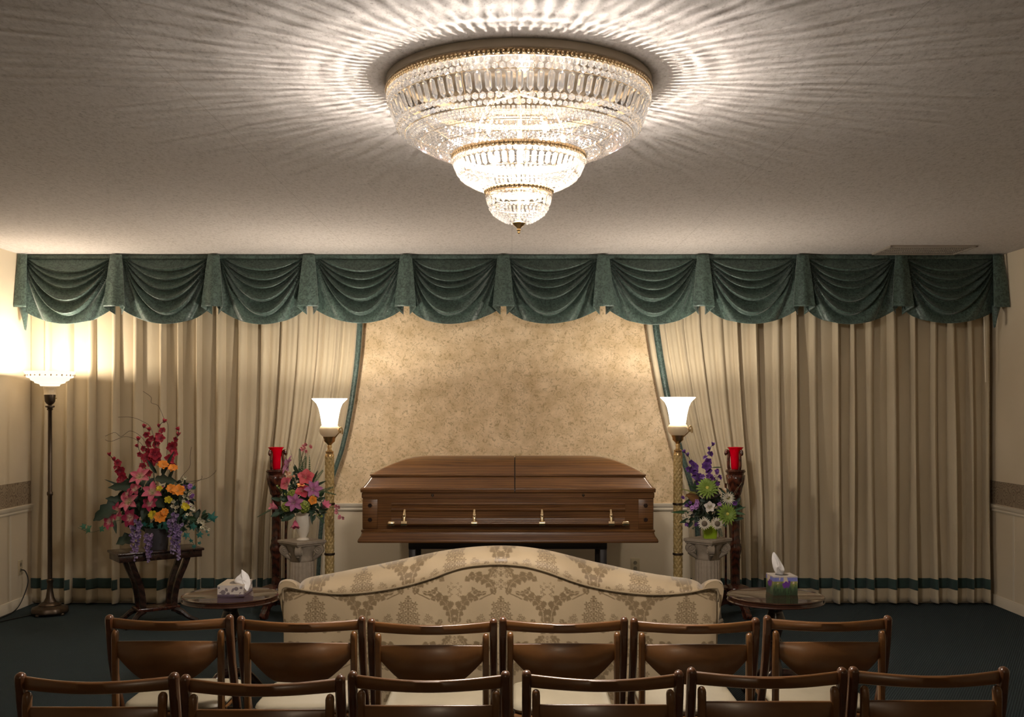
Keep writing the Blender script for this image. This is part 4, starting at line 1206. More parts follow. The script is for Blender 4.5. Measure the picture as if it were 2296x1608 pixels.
# ------------------------------------------------------------------ flower table at the left
ft = thing('narrow_console_table', 'narrow dark wooden table on curved legs under the large flower arrangement, left', 'table', (-2.567, 7.675, 0), math.atan2(.34, .487))
b = MB(); b.box((-.305, -.145, .517), (.305, .145, .535), .005); b.build('table_top', MAT['dark_wood'], ft, 35)
b = MB(); b.box((-.292, -.132, .470), (.292, .132, .517), .003); b.build('apron', MAT['dark_wood'], ft, 35)
for sx in (-1, 1):
    for sy in (-1, 1):
        pts = smoothline([(sx * .20, sy * .085, .472), (sx * .175, sy * .08, .40), (sx * .135, sy * .07, .30), (sx * .115, sy * .062, .20), (sx * .11, sy * .06, .125)], 6)
        b = MB(); b.rings([[(p.x + a * .020, p.y + c2 * .016, p.z) for a, c2 in ((-1, -1), (1, -1), (1, 1), (-1, 1))] for p in pts]); b.build('leg', MAT['dark_wood'], ft, 30)
        pts = smoothline([(sx * .10, sy * .055, .105), (sx * .15, sy * .085, .085), (sx * .20, sy * .115, .04), (sx * .255, sy * .15, .014)], 6)
        b = MB(); b.tube(pts, [lerp(.024, .014, i / (len(pts) - 1)) for i in range(len(pts))], 8)
        for i, v_ in enumerate(b.v): b.v[i] = (v_[0], v_[1], max(0, v_[2]))
        b.build('foot', MAT['dark_wood'], ft, 40)
b = MB(); b.box((-.15, -.085, .10), (.15, .085, .125), .006); b.build('lower_shelf', MAT['mahogany'], ft, 35)

# ------------------------------------------------------------------ folding chairs
def make_chair():
    t = thing('folding_chair', 'x', 'chair', (0, 0, 0), 0, 'x')
    W2 = .235
    for s in (-1, 1):
        x = s * (W2 - .014)
        pts = smoothline([(x, .0, .775), (x, .004, .74), (x, .03, .62), (x, .075, .50), (x, .13, .38), (x, .21, .20), (x, .30, .0)], 6)
        b = MB(); R = []
        for i, p in enumerate(pts):
            f = i / (len(pts) - 1); wd_ = .0135; dp = lerp(.017, .014, f)
            R.append([(p.x + a * wd_ * .999, p.y + c2 * dp, p.z) for a, c2 in ((-1, -.6), (-.6, -1), (.6, -1), (1, -.6), (1, .6), (.6, 1), (-.6, 1), (-1, .6))])
        for k, (dz, sc_) in enumerate(((.006, .9), (.011, .65), (.014, .25))):
            R.insert(0, [(x + (q[0] - x) * sc_, q[1] * sc_, .775 + dz) for q in R[k]])
        b.rings(R); b.build('front_leg', MAT['chair_dark'], t, 50)
        x = s * (W2 - .041)
        pts = [(x, -.016, .722), (x, -.018, .70), (x, -.014, .55), (x, -.008, .42), (x, -.03, .2), (x, -.06, .0)]
        b = MB(); R = []
        for i, p in enumerate(pts):
            R.append([(p[0] + a * .0115, p[1] + c2 * .014, p[2]) for a, c2 in ((-1, -.6), (-.6, -1), (.6, -1), (1, -.6), (1, .6), (.6, 1), (-.6, 1), (-1, .6))])
        for k, (dz, sc_) in enumerate(((.007, .9), (.012, .65), (.015, .25))):
            R.insert(0, [(x + (q[0] - x) * sc_, -.016 + (q[1] + .016) * sc_, .722 + dz) for q in R[k]])
        b.rings(R); b.build('rear_leg', MAT['chair_wood'], t, 50)
    # top rail: thin bowed slat
    n = 28
    def rail(z0, z1, x0, bow, yb, th, bot=None, topc_=None, nm='top_rail'):
        b = MB(); R = []
        for i in range(n + 1):
            u = i / n; x = lerp(-x0, x0, u); y = yb - bow * math.sin(PI * u) ; s_ = math.sin(PI * u)
            za = z0 if bot is None else bot(u); zb = z1 if topc_ is None else topc_(u)
            R.append([(x, y - th, za + .003), (x, y - th + .003, za), (x, y + th - .003, za), (x, y + th, za + .003), (x, y + th, zb - .004), (x, y + th * .4, zb), (x, y - th * .4, zb), (x, y - th, zb - .004)])
        b.rings(R); return b.build(nm, MAT['chair_wood'], t, 50)
    rail(.738, .778, W2 - .018, .052, .008, .008, topc_=lambda u: .776 - .004 * math.sin(PI * u))
    def bot(u):
        e = min(u, 1 - u)
        return .556 + .074 * (1 - min(1, e / .27)) ** 1.35 + .008 * (1 - math.sin(PI * u))
    rail(.56, .700, W2 - .052, .022, -.020, .006, bot=bot, topc_=lambda u: .695 + .006 * math.sin(PI * u), nm='back_panel')
    b = MB(); b.box((-.182, .0, .405), (.182, .40, .425), .008); b.build('seat_frame', MAT['chair_wood'], t, 40)
    b = MB(); R = []
    for z, ins in ((.425, .012), (.430, .004), (.440, .0), (.449, .004), (.454, .014), (.456, .04)):
        R.append([(x, .21 + y, z) for x, y in rrect(.185 - ins, .195 - ins, .05, 6)])
    b.rings(R); b.build('seat', MAT['seat'], t, 50)
    for z, y in ((.22, .20), ):
        b = MB(); b.tube([(-.20, y, z), (.20, y, z)], .010, 8); b.build('stretcher', MAT['chair_wood'], t, 60)
    b = MB(); b.tube([(-.19, -.035, .16), (.19, -.035, .16)], .010, 8); b.build('stretcher', MAT['chair_wood'], t, 60)
    for s in (-1, 1):
        b = MB(); b.tube([(s * .185, .108, .415), (s * .236, .108, .415)], .006, 8); b.build('hinge_bolt', MAT['bronze'], t, 60)
    return t
far = [(237, 523), (532, 820), (824, 1115), (1119, 1408), (1413, 1703), (1712, 1999)]
near_ = [(35, 401), (405, 774), (780, 1144), (1170, 1533), (1540, 1899), (1903, 2261)]
proto = None
nm = [('far', 'row nearest the sofa', far, ['leftmost', 'second from left', 'third from left', 'fourth from left', 'fifth from left', 'rightmost']),
      ('near', 'row nearest the camera', near_, ['leftmost', 'second from left', 'third from left', 'fourth from left', 'fifth from left', 'rightmost'])]
for key, rowname, lst, words in nm:
    for (a, c2), wd_ in zip(lst, words):
        Yc = .47 * F / (c2 - a)
        loc = (((a + c2) / 2 - 1148) / F * Yc, Yc, 0)
        label = 'wooden folding chair, %s in the %s' % (wd_, rowname)
        grp = 'wooden folding chairs in the ' + rowname
        if proto is None:
            proto = make_chair(); proto.location = loc; proto['label'] = label; proto['group'] = grp
        else: dup(proto, loc, 0, label, grp)

# ------------------------------------------------------------------ flowers
def facing(normal):
    n = Vector(normal).normalized(); up = Vector((0, 0, 1)) if abs(n.z) < .95 else Vector((0, 1, 0))
    x = up.cross(n).normalized(); y = n.cross(x)
    M = Matrix((x, y, n)).transposed().to_4x4(); return M
def petal(mb, L, wdt, col0, col1, lift, curl, ang, tip=1.0, base_r=0.0, n=7, cup=.25, colm=None):
    # petal lies along +X of the flower plane (z is the outward normal)
    vs = []; cs = []; k = 5
    for i in range(n + 1):
        t = i / n
        wt = wdt * (math.sin(PI * min(.999, .08 + .92 * t ** .9)) ** .75) if tip > .5 else wdt * (t ** .5) * (1 - .55 * max(0, t - .7) / .3 if t > .7 else 1)
        if tip > .5 and t == 1: wt = wdt * .03
        r = base_r + L * t * math.cos(lift * (1 - .3 * t)); z = L * math.sin(lift) * t - curl * L * t ** 2.4
        for j in range(k):
            q = j / (k - 1) * 2 - 1
            vs.append((r, q * wt, z + cup * wt * q * q - (.10 * wt if j == 2 else 0)))
            c = tuple(lerp(a, b_, min(1, t * 2.3) ** 1.5) for a, b_ in zip(col0, col1))
            if colm and abs(q) < .3: c = tuple(lerp(a, b_, .35) for a, b_ in zip(c, colm))
            cs.append(c)
    fs = [(i * k + j, i * k + j + 1, (i + 1) * k + j + 1, (i + 1) * k + j) for i in range(n) for j in range(k - 1)]
    s0 = len(mb.v); mb.add(vs, fs, cs); mb.xf(Matrix.Rotation(ang, 4, 'Z'), s0)
class Bouquet:
    def __init__(s, root, Y, off, sc, hub):
        s.r = root; s.Y = Y; s.off = off; s.sc = sc; s.hub = hub; s.L = Vector(root.location); s.rnd = random.Random(int(off[0]))
    def p(s, cx, cy, dy=0.0): return P(s.off[0] + cx / s.sc, s.off[1] + cy / s.sc, s.Y + dy) - s.L
    def m(s, cpx): return cpx / s.sc / F * s.Y
    def place(s, mb, name, cx, cy, dy, tilt=None, roll=0, mat='petal', s180=180):
        c = s.p(cx, cy, dy); h = s.p(*s.hub)
        nrm = Vector((0, -1, 0.12)) + (Vector((c.x - h.x, 0, c.z - h.z)) * 2.2) if tilt is None else Vector(tilt)
        nrm += Vector((s.rnd.uniform(-.2, .2), 0, s.rnd.uniform(-.15, .2)))
        mb.xf(Matrix.Translation(c) @ facing(nrm) @ Matrix.Rotation(roll, 4, 'Z'))
        return mb.build(name, MAT[mat], s.r, s180, fix=False, colors=True)
    def lily(s, cx, cy, R, edge, mid, throat, name='lily', n=6, dy=-.10, tilt=None, wd=.26, roll=None):
        mb = MB(); L = s.m(R)
        for k in range(n): petal(mb, L, L * wd, throat, edge, .55 if k % 2 else .42, .28, 2 * PI * k / n + s.rnd.uniform(-.08, .08), colm=mid)
        o = s.place(mb, name, cx, cy, dy, tilt, s.rnd.uniform(0, 6) if roll is None else roll)
        st = MB()
        for k in range(5):
            a = 2 * PI * k / 5; e = Vector((L * .22 * math.cos(a), L * .22 * math.sin(a), L * .55)); st.tube([(0, 0, .002), e], L * .012, 4, (.45, .55, .20)); st.ball(e, L * .035, 5, 4, (.35, .16, .04))
        st.xf(o.matrix_basis)
        M_ = Matrix.Translation(s.p(cx, cy, dy)) @ facing((0, -1, .15)); st.xf(M_); st.build('stamen', MAT['petal'], o, 180, colors=True)
        return o
    def daisy(s, cx, cy, R, col, col2, center, n=16, layers=2, cr=.18, dy=-.11, wd=.14, name='daisy'):
        mb = MB(); L = s.m(R)
        for ly in range(layers):
            for k in range(n):
                petal(mb, L * (1 - .2 * ly) * s.rnd.uniform(.9, 1.05), L * wd, col2, col, .12 + .32 * ly, .15, 2 * PI * (k + .5 * ly) / n + s.rnd.uniform(-.05, .05), n=5)
        mb.ball((0, 0, L * .10), L * cr, 12, 6, center, (1, 1, .5))
        if layers > 1:
            for k in range(14):
                a = k * 2.4; mb.ball((L * cr * .7 * math.sqrt(k / 14) * math.cos(a), L * cr * .7 * math.sqrt(k / 14) * math.sin(a), L * .17), L * .03, 5, 4, tuple(min(1, c * 1.3) for c in center))
        return s.place(mb, name, cx, cy, dy, None, s.rnd.uniform(0, 6))
    def rose(s, cx, cy, R, col, dark, dy=-.12, name='rose'):
        mb = MB(); L = s.m(R)
        for ly, (nn, lf, sz) in enumerate(((5, .45, 1.0), (5, .85, .85), (4, 1.15, .7), (3, 1.4, .5))):
            for k in range(nn): petal(mb, L * sz, L * .5 * sz, dark, col, lf, .12, 2 * PI * k / nn + ly * .6, 0, 0, 5, .5)
        return s.place(mb, name, cx, cy, dy, None, s.rnd.uniform(0, 6))
    def tulip(s, cx, cy, R, col, dark, d, dy=-.10, name='tulip'):
        mb = MB(); L = s.m(R) * 1.8
        for k in range(6): petal(mb, L, L * .30, dark, col, 1.30 if k % 2 else 1.18, -.04, 2 * PI * k / 6, 1, 0, 6, .55)
        return s.place(mb, name, cx - d[0] * R * .8, cy - d[1] * R * .8, dy, (d[0], -.35, -d[1]), s.rnd.uniform(0, 6))
    def floret(s, mb, c, r, col, dark, n=5, nrm=None, wd=.42):
        s0 = len(mb.v)
        for k in range(n): petal(mb, r, r * wd, dark, col, .45, .15, 2 * PI * k / n, 1, 0, 4, .4)
        nrm = nrm or Vector((s.rnd.uniform(-.8, .8), -1, s.rnd.uniform(-.5, .8)))
        mb.xf(Matrix.Translation(c) @ facing(nrm) @ Matrix.Rotation(s.rnd.uniform(0, 6), 4, 'Z'), s0)
    def spike(s, pts, col, dark, stemc, name='gladiolus', base=None, dy=0.0, sz=1.15):
        ps = [s.p(x, y, dy + s.rnd.uniform(-.015, .015)) for x, y, r in pts]
        st = MB(); line = [s.p(base[0], base[1], dy)] + ps[::-1] if base else ps[::-1]
        st.tube(smoothline(line, 4), .0022, 5, stemc); so = st.build(name + '_stem', MAT['petal'], s.r, 180, colors=True)
        for (x, y, r), c in zip(pts, ps):
            mb = MB(); R = s.m(r) * sz
            if r < 14:
                for k in range(4): petal(mb, R * 1.9, R * .8, dark, col, 1.25, -.02, 2 * PI * k / 4, 1, 0, 4, .5)
                mb.xf(Matrix.Translation(c - Vector((0, 0, R * .6))) @ facing((s.rnd.uniform(-.6, .6), -.3, 1)))
            else:
                s.floret(mb, c - Vector((0, .012, 0)), R * 1.1, col, dark, 5, None, .46)
                s.floret(mb, c + Vector((s.rnd.uniform(-.4, .4) * R, .005, s.rnd.uniform(-.4, .4) * R)), R * .8, col, dark, 4)
            mb.build(name + '_bloom', MAT['petal'], so, 180, fix=False, colors=True)
    def leaf(s, p0, p1, wdt, col, dark, name='leaf', dy0=0.0, dy1=0.0, sag=0.0, lobes=0, nrmy=-1.0):
        a = s.p(*p0, dy0); c = s.p(*p1, dy1); n = 12; ax = (c - a); L = ax.length; t_ = ax.normalized()
        sd = t_.cross(Vector((0, nrmy, .25))).normalized(); up = sd.cross(t_)
        W_ = s.m(wdt); vs = []; cs = []
        for i in range(n + 1):
            t = i / n; w = W_ * math.sin(PI * (t ** .8 * .98 + .01)) ** .8
            if lobes: w *= 1 + .22 * math.sin(t * lobes * 2 * PI)
            b0 = a + ax * t + up * (s.m(sag) * math.sin(PI * t))
            for q in (-1, -.5, 0, .5, 1):
                vs.append(b0 + sd * (w * q) + up * (abs(q) * w * .35)); cs.append(tuple(x * (1.35 if q == 0 else 1) for x in (col if abs(q) < .9 else dark)))
        mb = MB(); mb.add(vs, [(i * 5 + j, i * 5 + j + 1, i * 5 + j + 6, i * 5 + j + 5) for i in range(n) for j in range(4)], cs)
        return mb.build(name, MAT['petal'], s.r, 180, fix=False, colors=True)
    def ivy(s, cx, cy, R, col, rot, dy=-.1, dark=None):
        mb = MB(); L = s.m(R); out = []
        for k, (a, r) in enumerate(((0, 1.15), (.45, .5), (.95, .95), (1.5, .5), (2.2, .75), (PI, .25), (-2.2, .75), (-1.5, .5), (-.95, .95), (-.45, .5))):
            out.append((L * r * math.cos(a), L * r * math.sin(a), -.12 * L * r * r))
        mb.add([(0, 0, .06 * L)] + out, [(0, i + 1, (i + 1) % 10 + 1) for i in range(10)], [tuple(x * 1.3 for x in col)] + [col] * 10)
        return s.place(mb, 'ivy_leaf', cx, cy, dy, (s.rnd.uniform(-.5, .5), -1, s.rnd.uniform(-.2, .5)), rot, s180=0)
    def fern(s, p0, p1, wdt, col, n=14, dy=0.0, sag=0):
        a = s.p(*p0, dy); c = s.p(*p1, dy - .02); ax = c - a; t_ = ax.normalized(); sd = t_.cross(Vector((0, -1, .2))).normalized()
        mb = MB(); mb.tube([a, a + ax * .5 + Vector((0, 0, s.m(sag))), c], .0015, 4, col)
        for k in range(n):
            t = .12 + .86 * k / n; w = s.m(wdt) * (1 - .75 * t) ; b0 = a + ax * t + Vector((0, 0, s.m(sag) * math.sin(PI * t)))
            for q in (-1, 1):
                e = b0 + sd * q * w + t_ * w * .45; m_ = (b0 + e) / 2; h = t_ * (ax.length / n * .38)
                mb.add([b0, m_ + h, e, m_ - h], [(0, 1, 2, 3)], col)
        return mb.build('fern_frond', MAT['petal'], s.r, 180, fix=False, colors=True)
    def ball(s, cx, cy, R, col, dark, dy=-.10):
        mb = MB(); L = s.m(R); c = s.p(cx, cy, dy)
        mb.ball(c, L * .75, 12, 8, dark)
        for k in range(46):
            z = 1 - 2 * (k + .5) / 46; a = k * 2.4; r = math.sqrt(1 - z * z); d = Vector((r * math.cos(a), r * math.sin(a), z))
            if d.y < .5: s.floret(mb, c + d * L * .8, L * .30, col, dark, 4, d, .5)
        return mb.build('hydrangea', MAT['petal'], s.r, 180, fix=False, colors=True)
    def stem(s, pts, r, col, name='stem', dy=0.0):
        mb = MB(); mb.tube(smoothline([s.p(x, y, dy + s.rnd.uniform(-.02, .02)) for x, y in pts], 5), r, 5, col); return mb.build(name, MAT['petal'], s.r, 180, colors=True)
    def cluster(s, pts, r, col, dark, name, jit=0, dy=-.08, n=5, reps=1):
        mb = MB()
        for x, y in pts:
            for _ in range(reps):
                s.floret(mb, s.p(x + s.rnd.uniform(-jit, jit), y + s.rnd.uniform(-jit, jit), dy + s.rnd.uniform(-.04, .03)), s.m(r) * s.rnd.uniform(.75, 1.2), col, dark, n, None, .4)
        return mb.build(name, MAT['petal'], s.r, 180, fix=False, colors=True)
    def wisteria(s, cx, y0, y1, wdt, dy):
        mb = MB(); k = 0; y = y0
        while y < y1:
            t = (y - y0) / (y1 - y0); w = wdt * (1 - .65 * t)
            for _ in range(3):
                c = s.p(cx + s.rnd.uniform(-w, w), y + s.rnd.uniform(-6, 6), dy + s.rnd.uniform(-.025, .02)); colr = (.20, .13, .30) if s.rnd.random() < .6 else (.33, .24, .42)
                if t < .75: s.floret(mb, c, s.m(15 - 5 * t), colr, (.12, .06, .22), 3, None, .6)
                else: mb.ball(c, s.m(7), 6, 4, (.30, .22, .40))
            y += 12
        mb.tube([s.p(cx, y0 - 20, dy), s.p(cx, y1, dy)], .0012, 4, (.05, .09, .05))
        return mb.build('wisteria', MAT['petal'], s.r, 180, fix=False, colors=True)
    def filler(s, cx, cy, rx, ry, n, col, size=40, dy=.0, name='foliage'):
        mb = MB()
        for _ in range(n):
            a = s.rnd.uniform(0, 2 * PI); q = math.sqrt(s.rnd.random()); c = s.p(cx + rx * q * math.cos(a), cy + ry * q * math.sin(a), dy + s.rnd.uniform(-.06, .06))
            s0 = len(mb.v); L = s.m(size) * s.rnd.uniform(.6, 1.2); cc = tuple(x * s.rnd.uniform(.6, 1.3) for x in col)
            petal(mb, L, L * .22, cc, cc, s.rnd.uniform(0, .4), .2, s.rnd.uniform(0, 6.28), n=4)
            mb.xf(Matrix.Translation(c) @ facing((s.rnd.uniform(-.7, .7), -1, s.rnd.uniform(-.4, .7))), s0)
        o = mb.build(name, MAT['petal'], s.r, 180, fix=False, colors=True); return o

DG = (.018, .050, .022); MG = (.04, .10, .035); TEAL = (.010, .12, .10)
# --- large arrangement on the console table
A = Bouquet(thing('flower_arrangement', 'large silk arrangement of pink lilies and red spikes in a dark bucket', 'flowers', (-2.555, 7.66, .535)), 7.66, (160, 860), 2.7725, (545, 850))
k_ = 7.66 / F
b = MB(); r1 = A.m(64); r2 = A.m(72); h = .155
b.lathe([(0, 0), (r1, 0), (r1 + .002, .004), (r2, h - .01), (r2 + .004, h - .008), (r2 + .004, h), (r2 - .002, h), (r2 - .003, h - .02), (0, h - .02)], 40); b.build('bucket', MAT['charcoal'], A.r, 40)
for cx, cy, rx, ry, n in ((520, 800, 190, 130, 260), (420, 700, 120, 120, 120), (640, 720, 110, 110, 110), (700, 840, 130, 70, 70)): A.filler(cx, cy, rx, ry, n, DG, 62, .03)
RED, RDK = (.42, .006, .035), (.16, .0, .02)
A.spike([(573, 237, 12), (543, 267, 10), (570, 295, 20), (540, 325, 18), (556, 345, 28), (530, 380, 22), (520, 440, 36), (535, 470, 32), (500, 485, 30)], RED, RDK, DG, base=(540, 760), dy=.01)
A.spike([(451, 270, 12), (485, 290, 12), (470, 318, 18), (505, 345, 20), (490, 370, 26), (455, 405, 18), (500, 430, 30), (475, 465, 32), (510, 490, 26)], RED, RDK, DG, base=(520, 760), dy=.03)
A.spike([(415, 348, 12), (415, 390, 11), (430, 440, 16), (445, 515, 20), (480, 560, 24)], RED, RDK, DG, base=(510, 760), dy=0)
A.spike([(670, 285, 12), (663, 320, 12), (655, 345, 16), (650, 375, 16), (630, 395, 30), (640, 435, 22), (610, 475, 30), (618, 510, 28)], RED, RDK, DG, base=(560, 760), dy=.0)
A.spike([(240, 445, 11), (265, 475, 12), (290, 495, 22), (285, 520, 18), (305, 540, 28), (318, 580, 26), (310, 600, 24)], RED, RDK, DG, base=(480, 780), dy=.0)
for p0, p1, w_, sg, lb in (((430, 640), (228, 648), 30, 14, 3), ((330, 730), (212, 715), 22, 10, 3), ((330, 740), (137, 855), 46, 30, 4), ((400, 950), (278, 1000), 34, 20, 3), ((520, 590), (660, 610), 26, 10, 3), ((560, 590), (640, 420), 12, 6, 0), ((530, 560), (470, 470), 12, 4, 0), ((340, 650), (205, 596), 6, 10, 0), ((600, 620), (650, 500), 10, 5, 0), ((480, 740), (440, 850), 28, 0, 0), ((520, 720), (580, 770), 30, 0, 0), ((560, 560), (590, 500), 12, 0, 0), ((270, 850), (280, 935), 12, 6, 0)):
    A.leaf(p0, p1, w_, (.03, .055, .035), (.012, .03, .018), dy0=-.04, dy1=-.09, sag=sg, lobes=lb)
PK, PKM, TH = (.60, .10, .19), (.75, .32, .38), (.45, .42, .22)
for x, y, R in ((430, 583, 76), (508, 678, 76), (363, 738, 78)): A.lily(x, y, R, PK, PKM, TH, dy=-.12)
RP, WH = (.40, .01, .08), (.75, .55, .50)
for x, y, R in ((290, 795, 62), (372, 835, 68), (243, 860, 58), (492, 748, 58), (400, 660, 55), (350, 690, 44)): A.lily(x, y, R, RP, (.50, .08, .14), WH, dy=-.10, wd=.32)
OR = (.85, .27, .01)
for x, y, R in ((570, 508, 38), (630, 528, 34), (620, 655, 34), (666, 668, 46), (552, 832, 42), (580, 800, 28)): A.lily(x, y, R, OR, (.9, .36, .02), (.7, .2, .01), 'daffodil', 8, -.12, None, .42)
for x, y, R in ((603, 726, 26), (508, 817, 30), (710, 766, 28), (548, 657, 22)): A.rose(x, y, R, (.75, .62, .03), (.40, .30, .01))
A.cluster([(690, 690), (720, 665), (740, 700), (640, 745), (660, 770), (640, 780), (690, 745), (770, 780), (745, 770), (820, 880), (845, 910), (800, 860), (850, 850), (700, 600), (720, 820), (835, 870)], 15, (.66, .60, .46), (.35, .35, .16), 'white_blossom', 16, reps=3)
A.cluster([(710, 636), (735, 638), (755, 688), (750, 700), (720, 745), (755, 772), (730, 755)], 17, (.30, .12, .42), (.14, .04, .2), 'purple_blossom', 8, reps=2)
for cx, y0, y1, w_, dy in ((392, 890, 1112, 36, -.19), (480, 950, 1112, 24, -.20), (628, 815, 1060, 34, -.19), (665, 880, 1105, 22, -.17), (420, 860, 960, 20, -.17)): A.wisteria(cx, y0, y1, w_, dy)
for x, y, R, ro in ((872, 838, 44, 1.2), (760, 885, 36, 4), (716, 940, 30, 4.6), (795, 937, 30, 5.4), (745, 975, 18, 4.2), (762, 1010, 20, 4.8), (795, 990, 16, 5), (852, 940, 12, 5), (580, 882, 44, 0), (550, 885, 30, 3.1), (450, 877, 24, .2), (500, 882, 26, 3.3), (762, 650, 20, 1.5), (108, 905, 38, 3.3), (80, 890, 26, 3.0), (185, 905, 28, .4), (705, 825, 28, 4), (840, 920, 14, 0)): A.ivy(x, y, R, TEAL if x > 400 else (.02, .12, .06), ro)
A.stem([(300, 850), (230, 870), (190, 905), (120, 925), (60, 905), (40, 895)], .0016, (.03, .09, .04), 'ivy_stem', -.05)
A.stem([(680, 820), (740, 850), (800, 880), (860, 850)], .0016, (.03, .09, .04), 'ivy_stem', -.05)
A.stem([(690, 850), (720, 930), (750, 980), (765, 1010)], .0016, (.03, .09, .04), 'ivy_stem', -.05)
TWG = (.06, .035, .02)
for pl in ([(590, 480), (600, 330), (600, 255), (575, 215), (540, 140), (497, 120), (495, 85), (445, 48)], [(540, 500), (500, 290), (440, 235), (370, 210), (290, 210)], [(500, 470), (450, 350), (370, 295), (310, 330), (270, 305), (210, 328)], [(500, 480), (430, 370), (340, 330), (250, 360), (210, 350)], [(640, 700), (680, 590), (735, 520), (738, 450), (747, 395)], [(640, 720), (680, 600), (730, 610), (840, 590), (885, 560), (900, 540)], [(640, 720), (700, 650), (800, 600), (812, 575)]):
    A.stem(pl, .0016, TWG, 'twig', .02)

# --- pink arrangement in the white vase
B = Bouquet(thing('flower_arrangement', 'pink and purple silk flowers with ferns in a white vase, on the left plaster pedestal', 'flowers', (P(679, 0, 7.40).x, 7.40, .633)), 7.40, (560, 860), 2.977, (345, 780))
b = MB(); s_ = B.m(1)
b.lathe([(0, 0), (42 * s_, 0), (43 * s_, 4 * s_), (38 * s_, 10 * s_), (24 * s_, 16 * s_), (24 * s_, 20 * s_), (40 * s_, 55 * s_), (49 * s_, 100 * s_), (52 * s_, 135 * s_), (47 * s_, 160 * s_), (44 * s_, 172 * s_), (48 * s_, 180 * s_), (44 * s_, 178 * s_), (40 * s_, 165 * s_), (0, 160 * s_)], 40, flute=lambda a, z: 1 + .012 * math.cos(a * 8 + z * 40)); b.build('vase', MAT['white_ceramic'], B.r, 60)
for cx, cy, rx, ry, n in ((340, 760, 130, 100, 200), (340, 640, 80, 60, 50), (430, 840, 80, 40, 50), (220, 860, 70, 30, 30)): B.filler(cx, cy, rx, ry, n, DG, 42, .02)
MV, MVM = (.42, .12, .30), (.55, .25, .42)
B.lily(262, 548, 75, MV, MVM, (.25, .03, .15), dy=-.04, tilt=(-.9, -.6, .35)); B.lily(425, 708, 68, MV, MVM, (.3, .08, .2), dy=-.13); B.lily(300, 795, 70, MV, MVM, (.3, .08, .2), dy=-.14)
CO, COD = (.68, .10, .12), (.40, .02, .05)
B.lily(375, 628, 62, CO, (.72, .16, .17), COD, 'coral_bloom', 5, -.10, None, .46); B.lily(246, 670, 55, (.64, .10, .16), (.7, .2, .24), COD, 'coral_bloom', 4, -.10, (-.6, -1, .2), .5); B.lily(355, 718, 56, (.55, .04, .08), (.6, .08, .1), COD, 'coral_bloom', 4, -.12, None, .46)
B.tulip(175, 822, 30, (.66, .20, .27), (.45, .08, .14), (-.5, -.5)); B.tulip(500, 822, 30, (.66, .18, .28), (.45, .06, .14), (.5, -.4)); B.tulip(308, 935, 30, (.62, .12, .22), (.42, .05, .12), (.2, .9), -.14)
B.lily(340, 684, 32, OR, (.9, .4, .02), OR, 'orange_bloom', 5, -.12, (0, -.4, 1), .5); B.lily(420, 780, 34, OR, (.9, .4, .02), (.6, .2, .01), 'orange_bloom', 5, -.14, None, .5)
for x, y, R in ((285, 745, 38), (245, 825, 36), (360, 822, 44)): B.ball(x, y, R, (.32, .38, .04), (.12, .18, .02))
B.cluster([(345, 432), (360, 418), (375, 410), (370, 432), (352, 442), (380, 452), (405, 418), (412, 425)], 12, (.66, .16, .20), (.4, .2, .15), 'small_blossom', 4, 0, reps=2)
B.cluster([(575, 820), (580, 845), (578, 860), (600, 885), (598, 900), (625, 900), (592, 825)], 13, (.68, .20, .28), (.5, .3, .2), 'small_blossom', 4, -.05, reps=2)
B.cluster([(242, 588), (262, 602), (280, 625), (300, 622), (262, 630), (250, 610)], 13, (.70, .36, .25), (.5, .3, .1), 'peach_blossom', 5, -.04, reps=2)
B.cluster([(185, 685), (200, 695), (212, 712), (235, 738), (245, 745), (460, 880), (480, 890)], 8, (.30, .34, .05), (.15, .2, .02), 'green_bud', 4, -.04, reps=2)
B.stem([(340, 780), (375, 600), (372, 480), (365, 430)], .0016, MG); B.stem([(400, 800), (500, 830), (570, 830), (590, 870), (625, 900)], .0016, MG); B.stem([(320, 700), (300, 560), (262, 415)], .0010, TWG, 'twig')
for p0, p1, w_, dn in (((345, 610), (332, 430), 24, 18), ((350, 600), (375, 480), 30, 10), ((400, 690), (492, 575), 26, 14), ((430, 740), (560, 690), 22, 12), ((430, 700), (580, 745), 14, 12), ((400, 620), (398, 480), 10, 8), ((150, 838), (48, 893), 10, 14), ((230, 740), (175, 680), 20, 10), ((440, 860), (500, 935), 20, 10)): B.fern(p0, p1, w_, MG, dn)
for p0, p1, w_ in (((430, 690), (512, 650), 9), ((420, 660), (455, 580), 8), ((300, 870), (210, 920), 24), ((200, 860), (140, 890), 16), ((410, 860), (418, 942), 9), ((210, 780), (140, 765), 14), ((280, 780), (200, 770), 18), ((460, 780), (500, 760), 12), ((320, 600), (300, 540), 10), ((460, 850), (505, 850), 16)): B.leaf(p0, p1, w_, DG, (.01, .03, .012), dy0=-.05, dy1=-.08, sag=5)

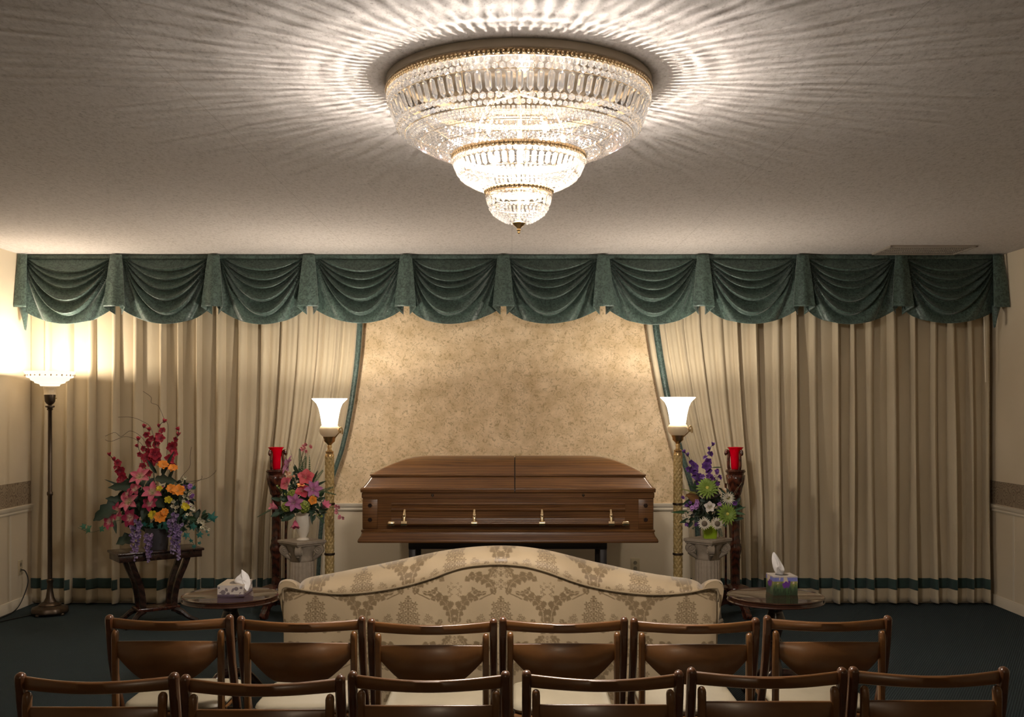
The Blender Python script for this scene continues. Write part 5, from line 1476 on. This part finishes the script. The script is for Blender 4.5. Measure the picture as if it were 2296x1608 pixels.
# --- purple and green arrangement in the lime pot
D = Bouquet(thing('flower_arrangement', 'green mums, purple orchids and white daisies in a lime pot on a pedestal', 'flowers', (P(1591, 0, 7.40).x, 7.40, .645)), 7.40, (1440, 860), 2.977, (450, 830))
b = MB(); s_ = D.m(1)
R = []
for z, q in ((0, 40), (3, 41), (78, 48), (82, 49), (82, 46), (70, 44)): R.append([(x, y, z * s_) for x, y in rrect(q * s_, q * s_, 9 * s_)])
b.rings(R); b.build('pot', MAT['lime'], D.r, 40)
for cx, cy, rx, ry, n in ((450, 830, 140, 90, 230), (430, 700, 80, 60, 50), (560, 780, 80, 60, 50)): D.filler(cx, cy, rx, ry, n, (.022, .045, .022), 45, .02)
GR, GD = (.22, .33, .045), (.10, .19, .02)
D.daisy(435, 698, 82, GR, GD, (.62, .55, .12), 18, 3, .15, -.10, .13, 'green_mum'); D.daisy(565, 872, 80, GR, GD, (.62, .55, .12), 18, 3, .15, -.13, .13, 'green_mum')
for x, y in ((415, 935), (500, 935)): D.daisy(x, y, 46, (.70, .64, .52), (.5, .45, .3), (.16, .12, .08), 20, 1, .42, -.15, .12)
D.daisy(572, 768, 55, (.70, .66, .52), (.55, .52, .3), (.35, .35, .12), 20, 2, .12, -.06, .07, 'white_spider_mum')
D.lily(450, 825, 42, (.72, .66, .60), (.74, .7, .64), (.35, .3, .2), 'white_bloom', 5, -.14, None, .42)
PU, PD = (.13, .03, .26), (.05, .01, .11)
D.spike([(468, 410, 12), (448, 440, 11), (453, 470, 18), (420, 495, 15), (437, 520, 24), (428, 555, 30), (410, 550, 18), (440, 580, 22)], PU, PD, MG, 'orchid', (430, 760), .0)
D.spike([(285, 458, 11), (305, 480, 12), (325, 522, 15), (342, 558, 30), (318, 575, 24), (345, 590, 24)], PU, PD, MG, 'orchid', (400, 760), .0)
D.spike([(400, 625, 18), (370, 630, 32), (362, 655, 22)], PU, PD, MG, 'orchid', (400, 760), -.03)
D.cluster([(455, 618), (470, 630), (440, 625), (490, 640), (500, 585), (505, 600), (520, 625), (505, 680), (500, 672), (270, 760), (618, 800), (320, 800), (300, 810), (365, 945), (300, 940)], 17, (.17, .04, .30), PD, 'violet_blossom', 6, reps=2)
D.cluster([(365, 785), (370, 800), (362, 815), (370, 830), (355, 832), (515, 800), (518, 810), (330, 835)], 17, (.48, .24, .58), (.3, .1, .35), 'lilac_blossom', 6, -.14, reps=2)
D.cluster([(290, 870), (305, 890), (300, 910), (320, 860), (310, 850), (500, 630), (485, 620), (280, 890), (565, 750)], 12, (.66, .58, .48), (.4, .35, .2), 'white_blossom', 10, -.08, reps=3)
for p0, p1, w_, c in (((380, 790), (290, 740), 30, (.22, .10, .03)), ((360, 730), (285, 755), 16, (.30, .20, .04)), ((540, 700), (560, 730), 14, (.20, .11, .03)), ((340, 860), (190, 860), 11, MG), ((350, 900), (250, 930), 16, DG), ((330, 920), (310, 965), 14, DG), ((600, 850), (692, 825), 10, MG), ((600, 860), (690, 875), 11, MG), ((600, 830), (658, 790), 8, MG), ((380, 740), (240, 697), 4, (.28, .3, .08)), ((360, 720), (305, 675), 10, MG), ((350, 710), (348, 650), 10, MG), ((530, 560), (455, 562), 4, MG), ((600, 910), (680, 900), 14, DG), ((540, 940), (560, 960), 14, DG), ((370, 760), (265, 810), 16, DG), ((430, 760), (520, 740), 20, (.05, .03, .03))):
    D.leaf(p0, p1, w_, c, tuple(x * .6 for x in c), dy0=-.04, dy1=-.09, sag=5)
D.fern((505, 960), (535, 1025), 24, DG, 8, -.12); D.fern((400, 950), (330, 970), 20, DG, 8, -.1)
D.stem([(600, 780), (640, 700), (665, 660)], .001, (.2, .16, .08), 'twig'); D.stem([(590, 780), (620, 720), (640, 690)], .001, (.2, .16, .08), 'twig')
D.stem([(360, 720), (330, 690), (290, 600), (280, 640)], .001, (.2, .16, .08), 'twig')
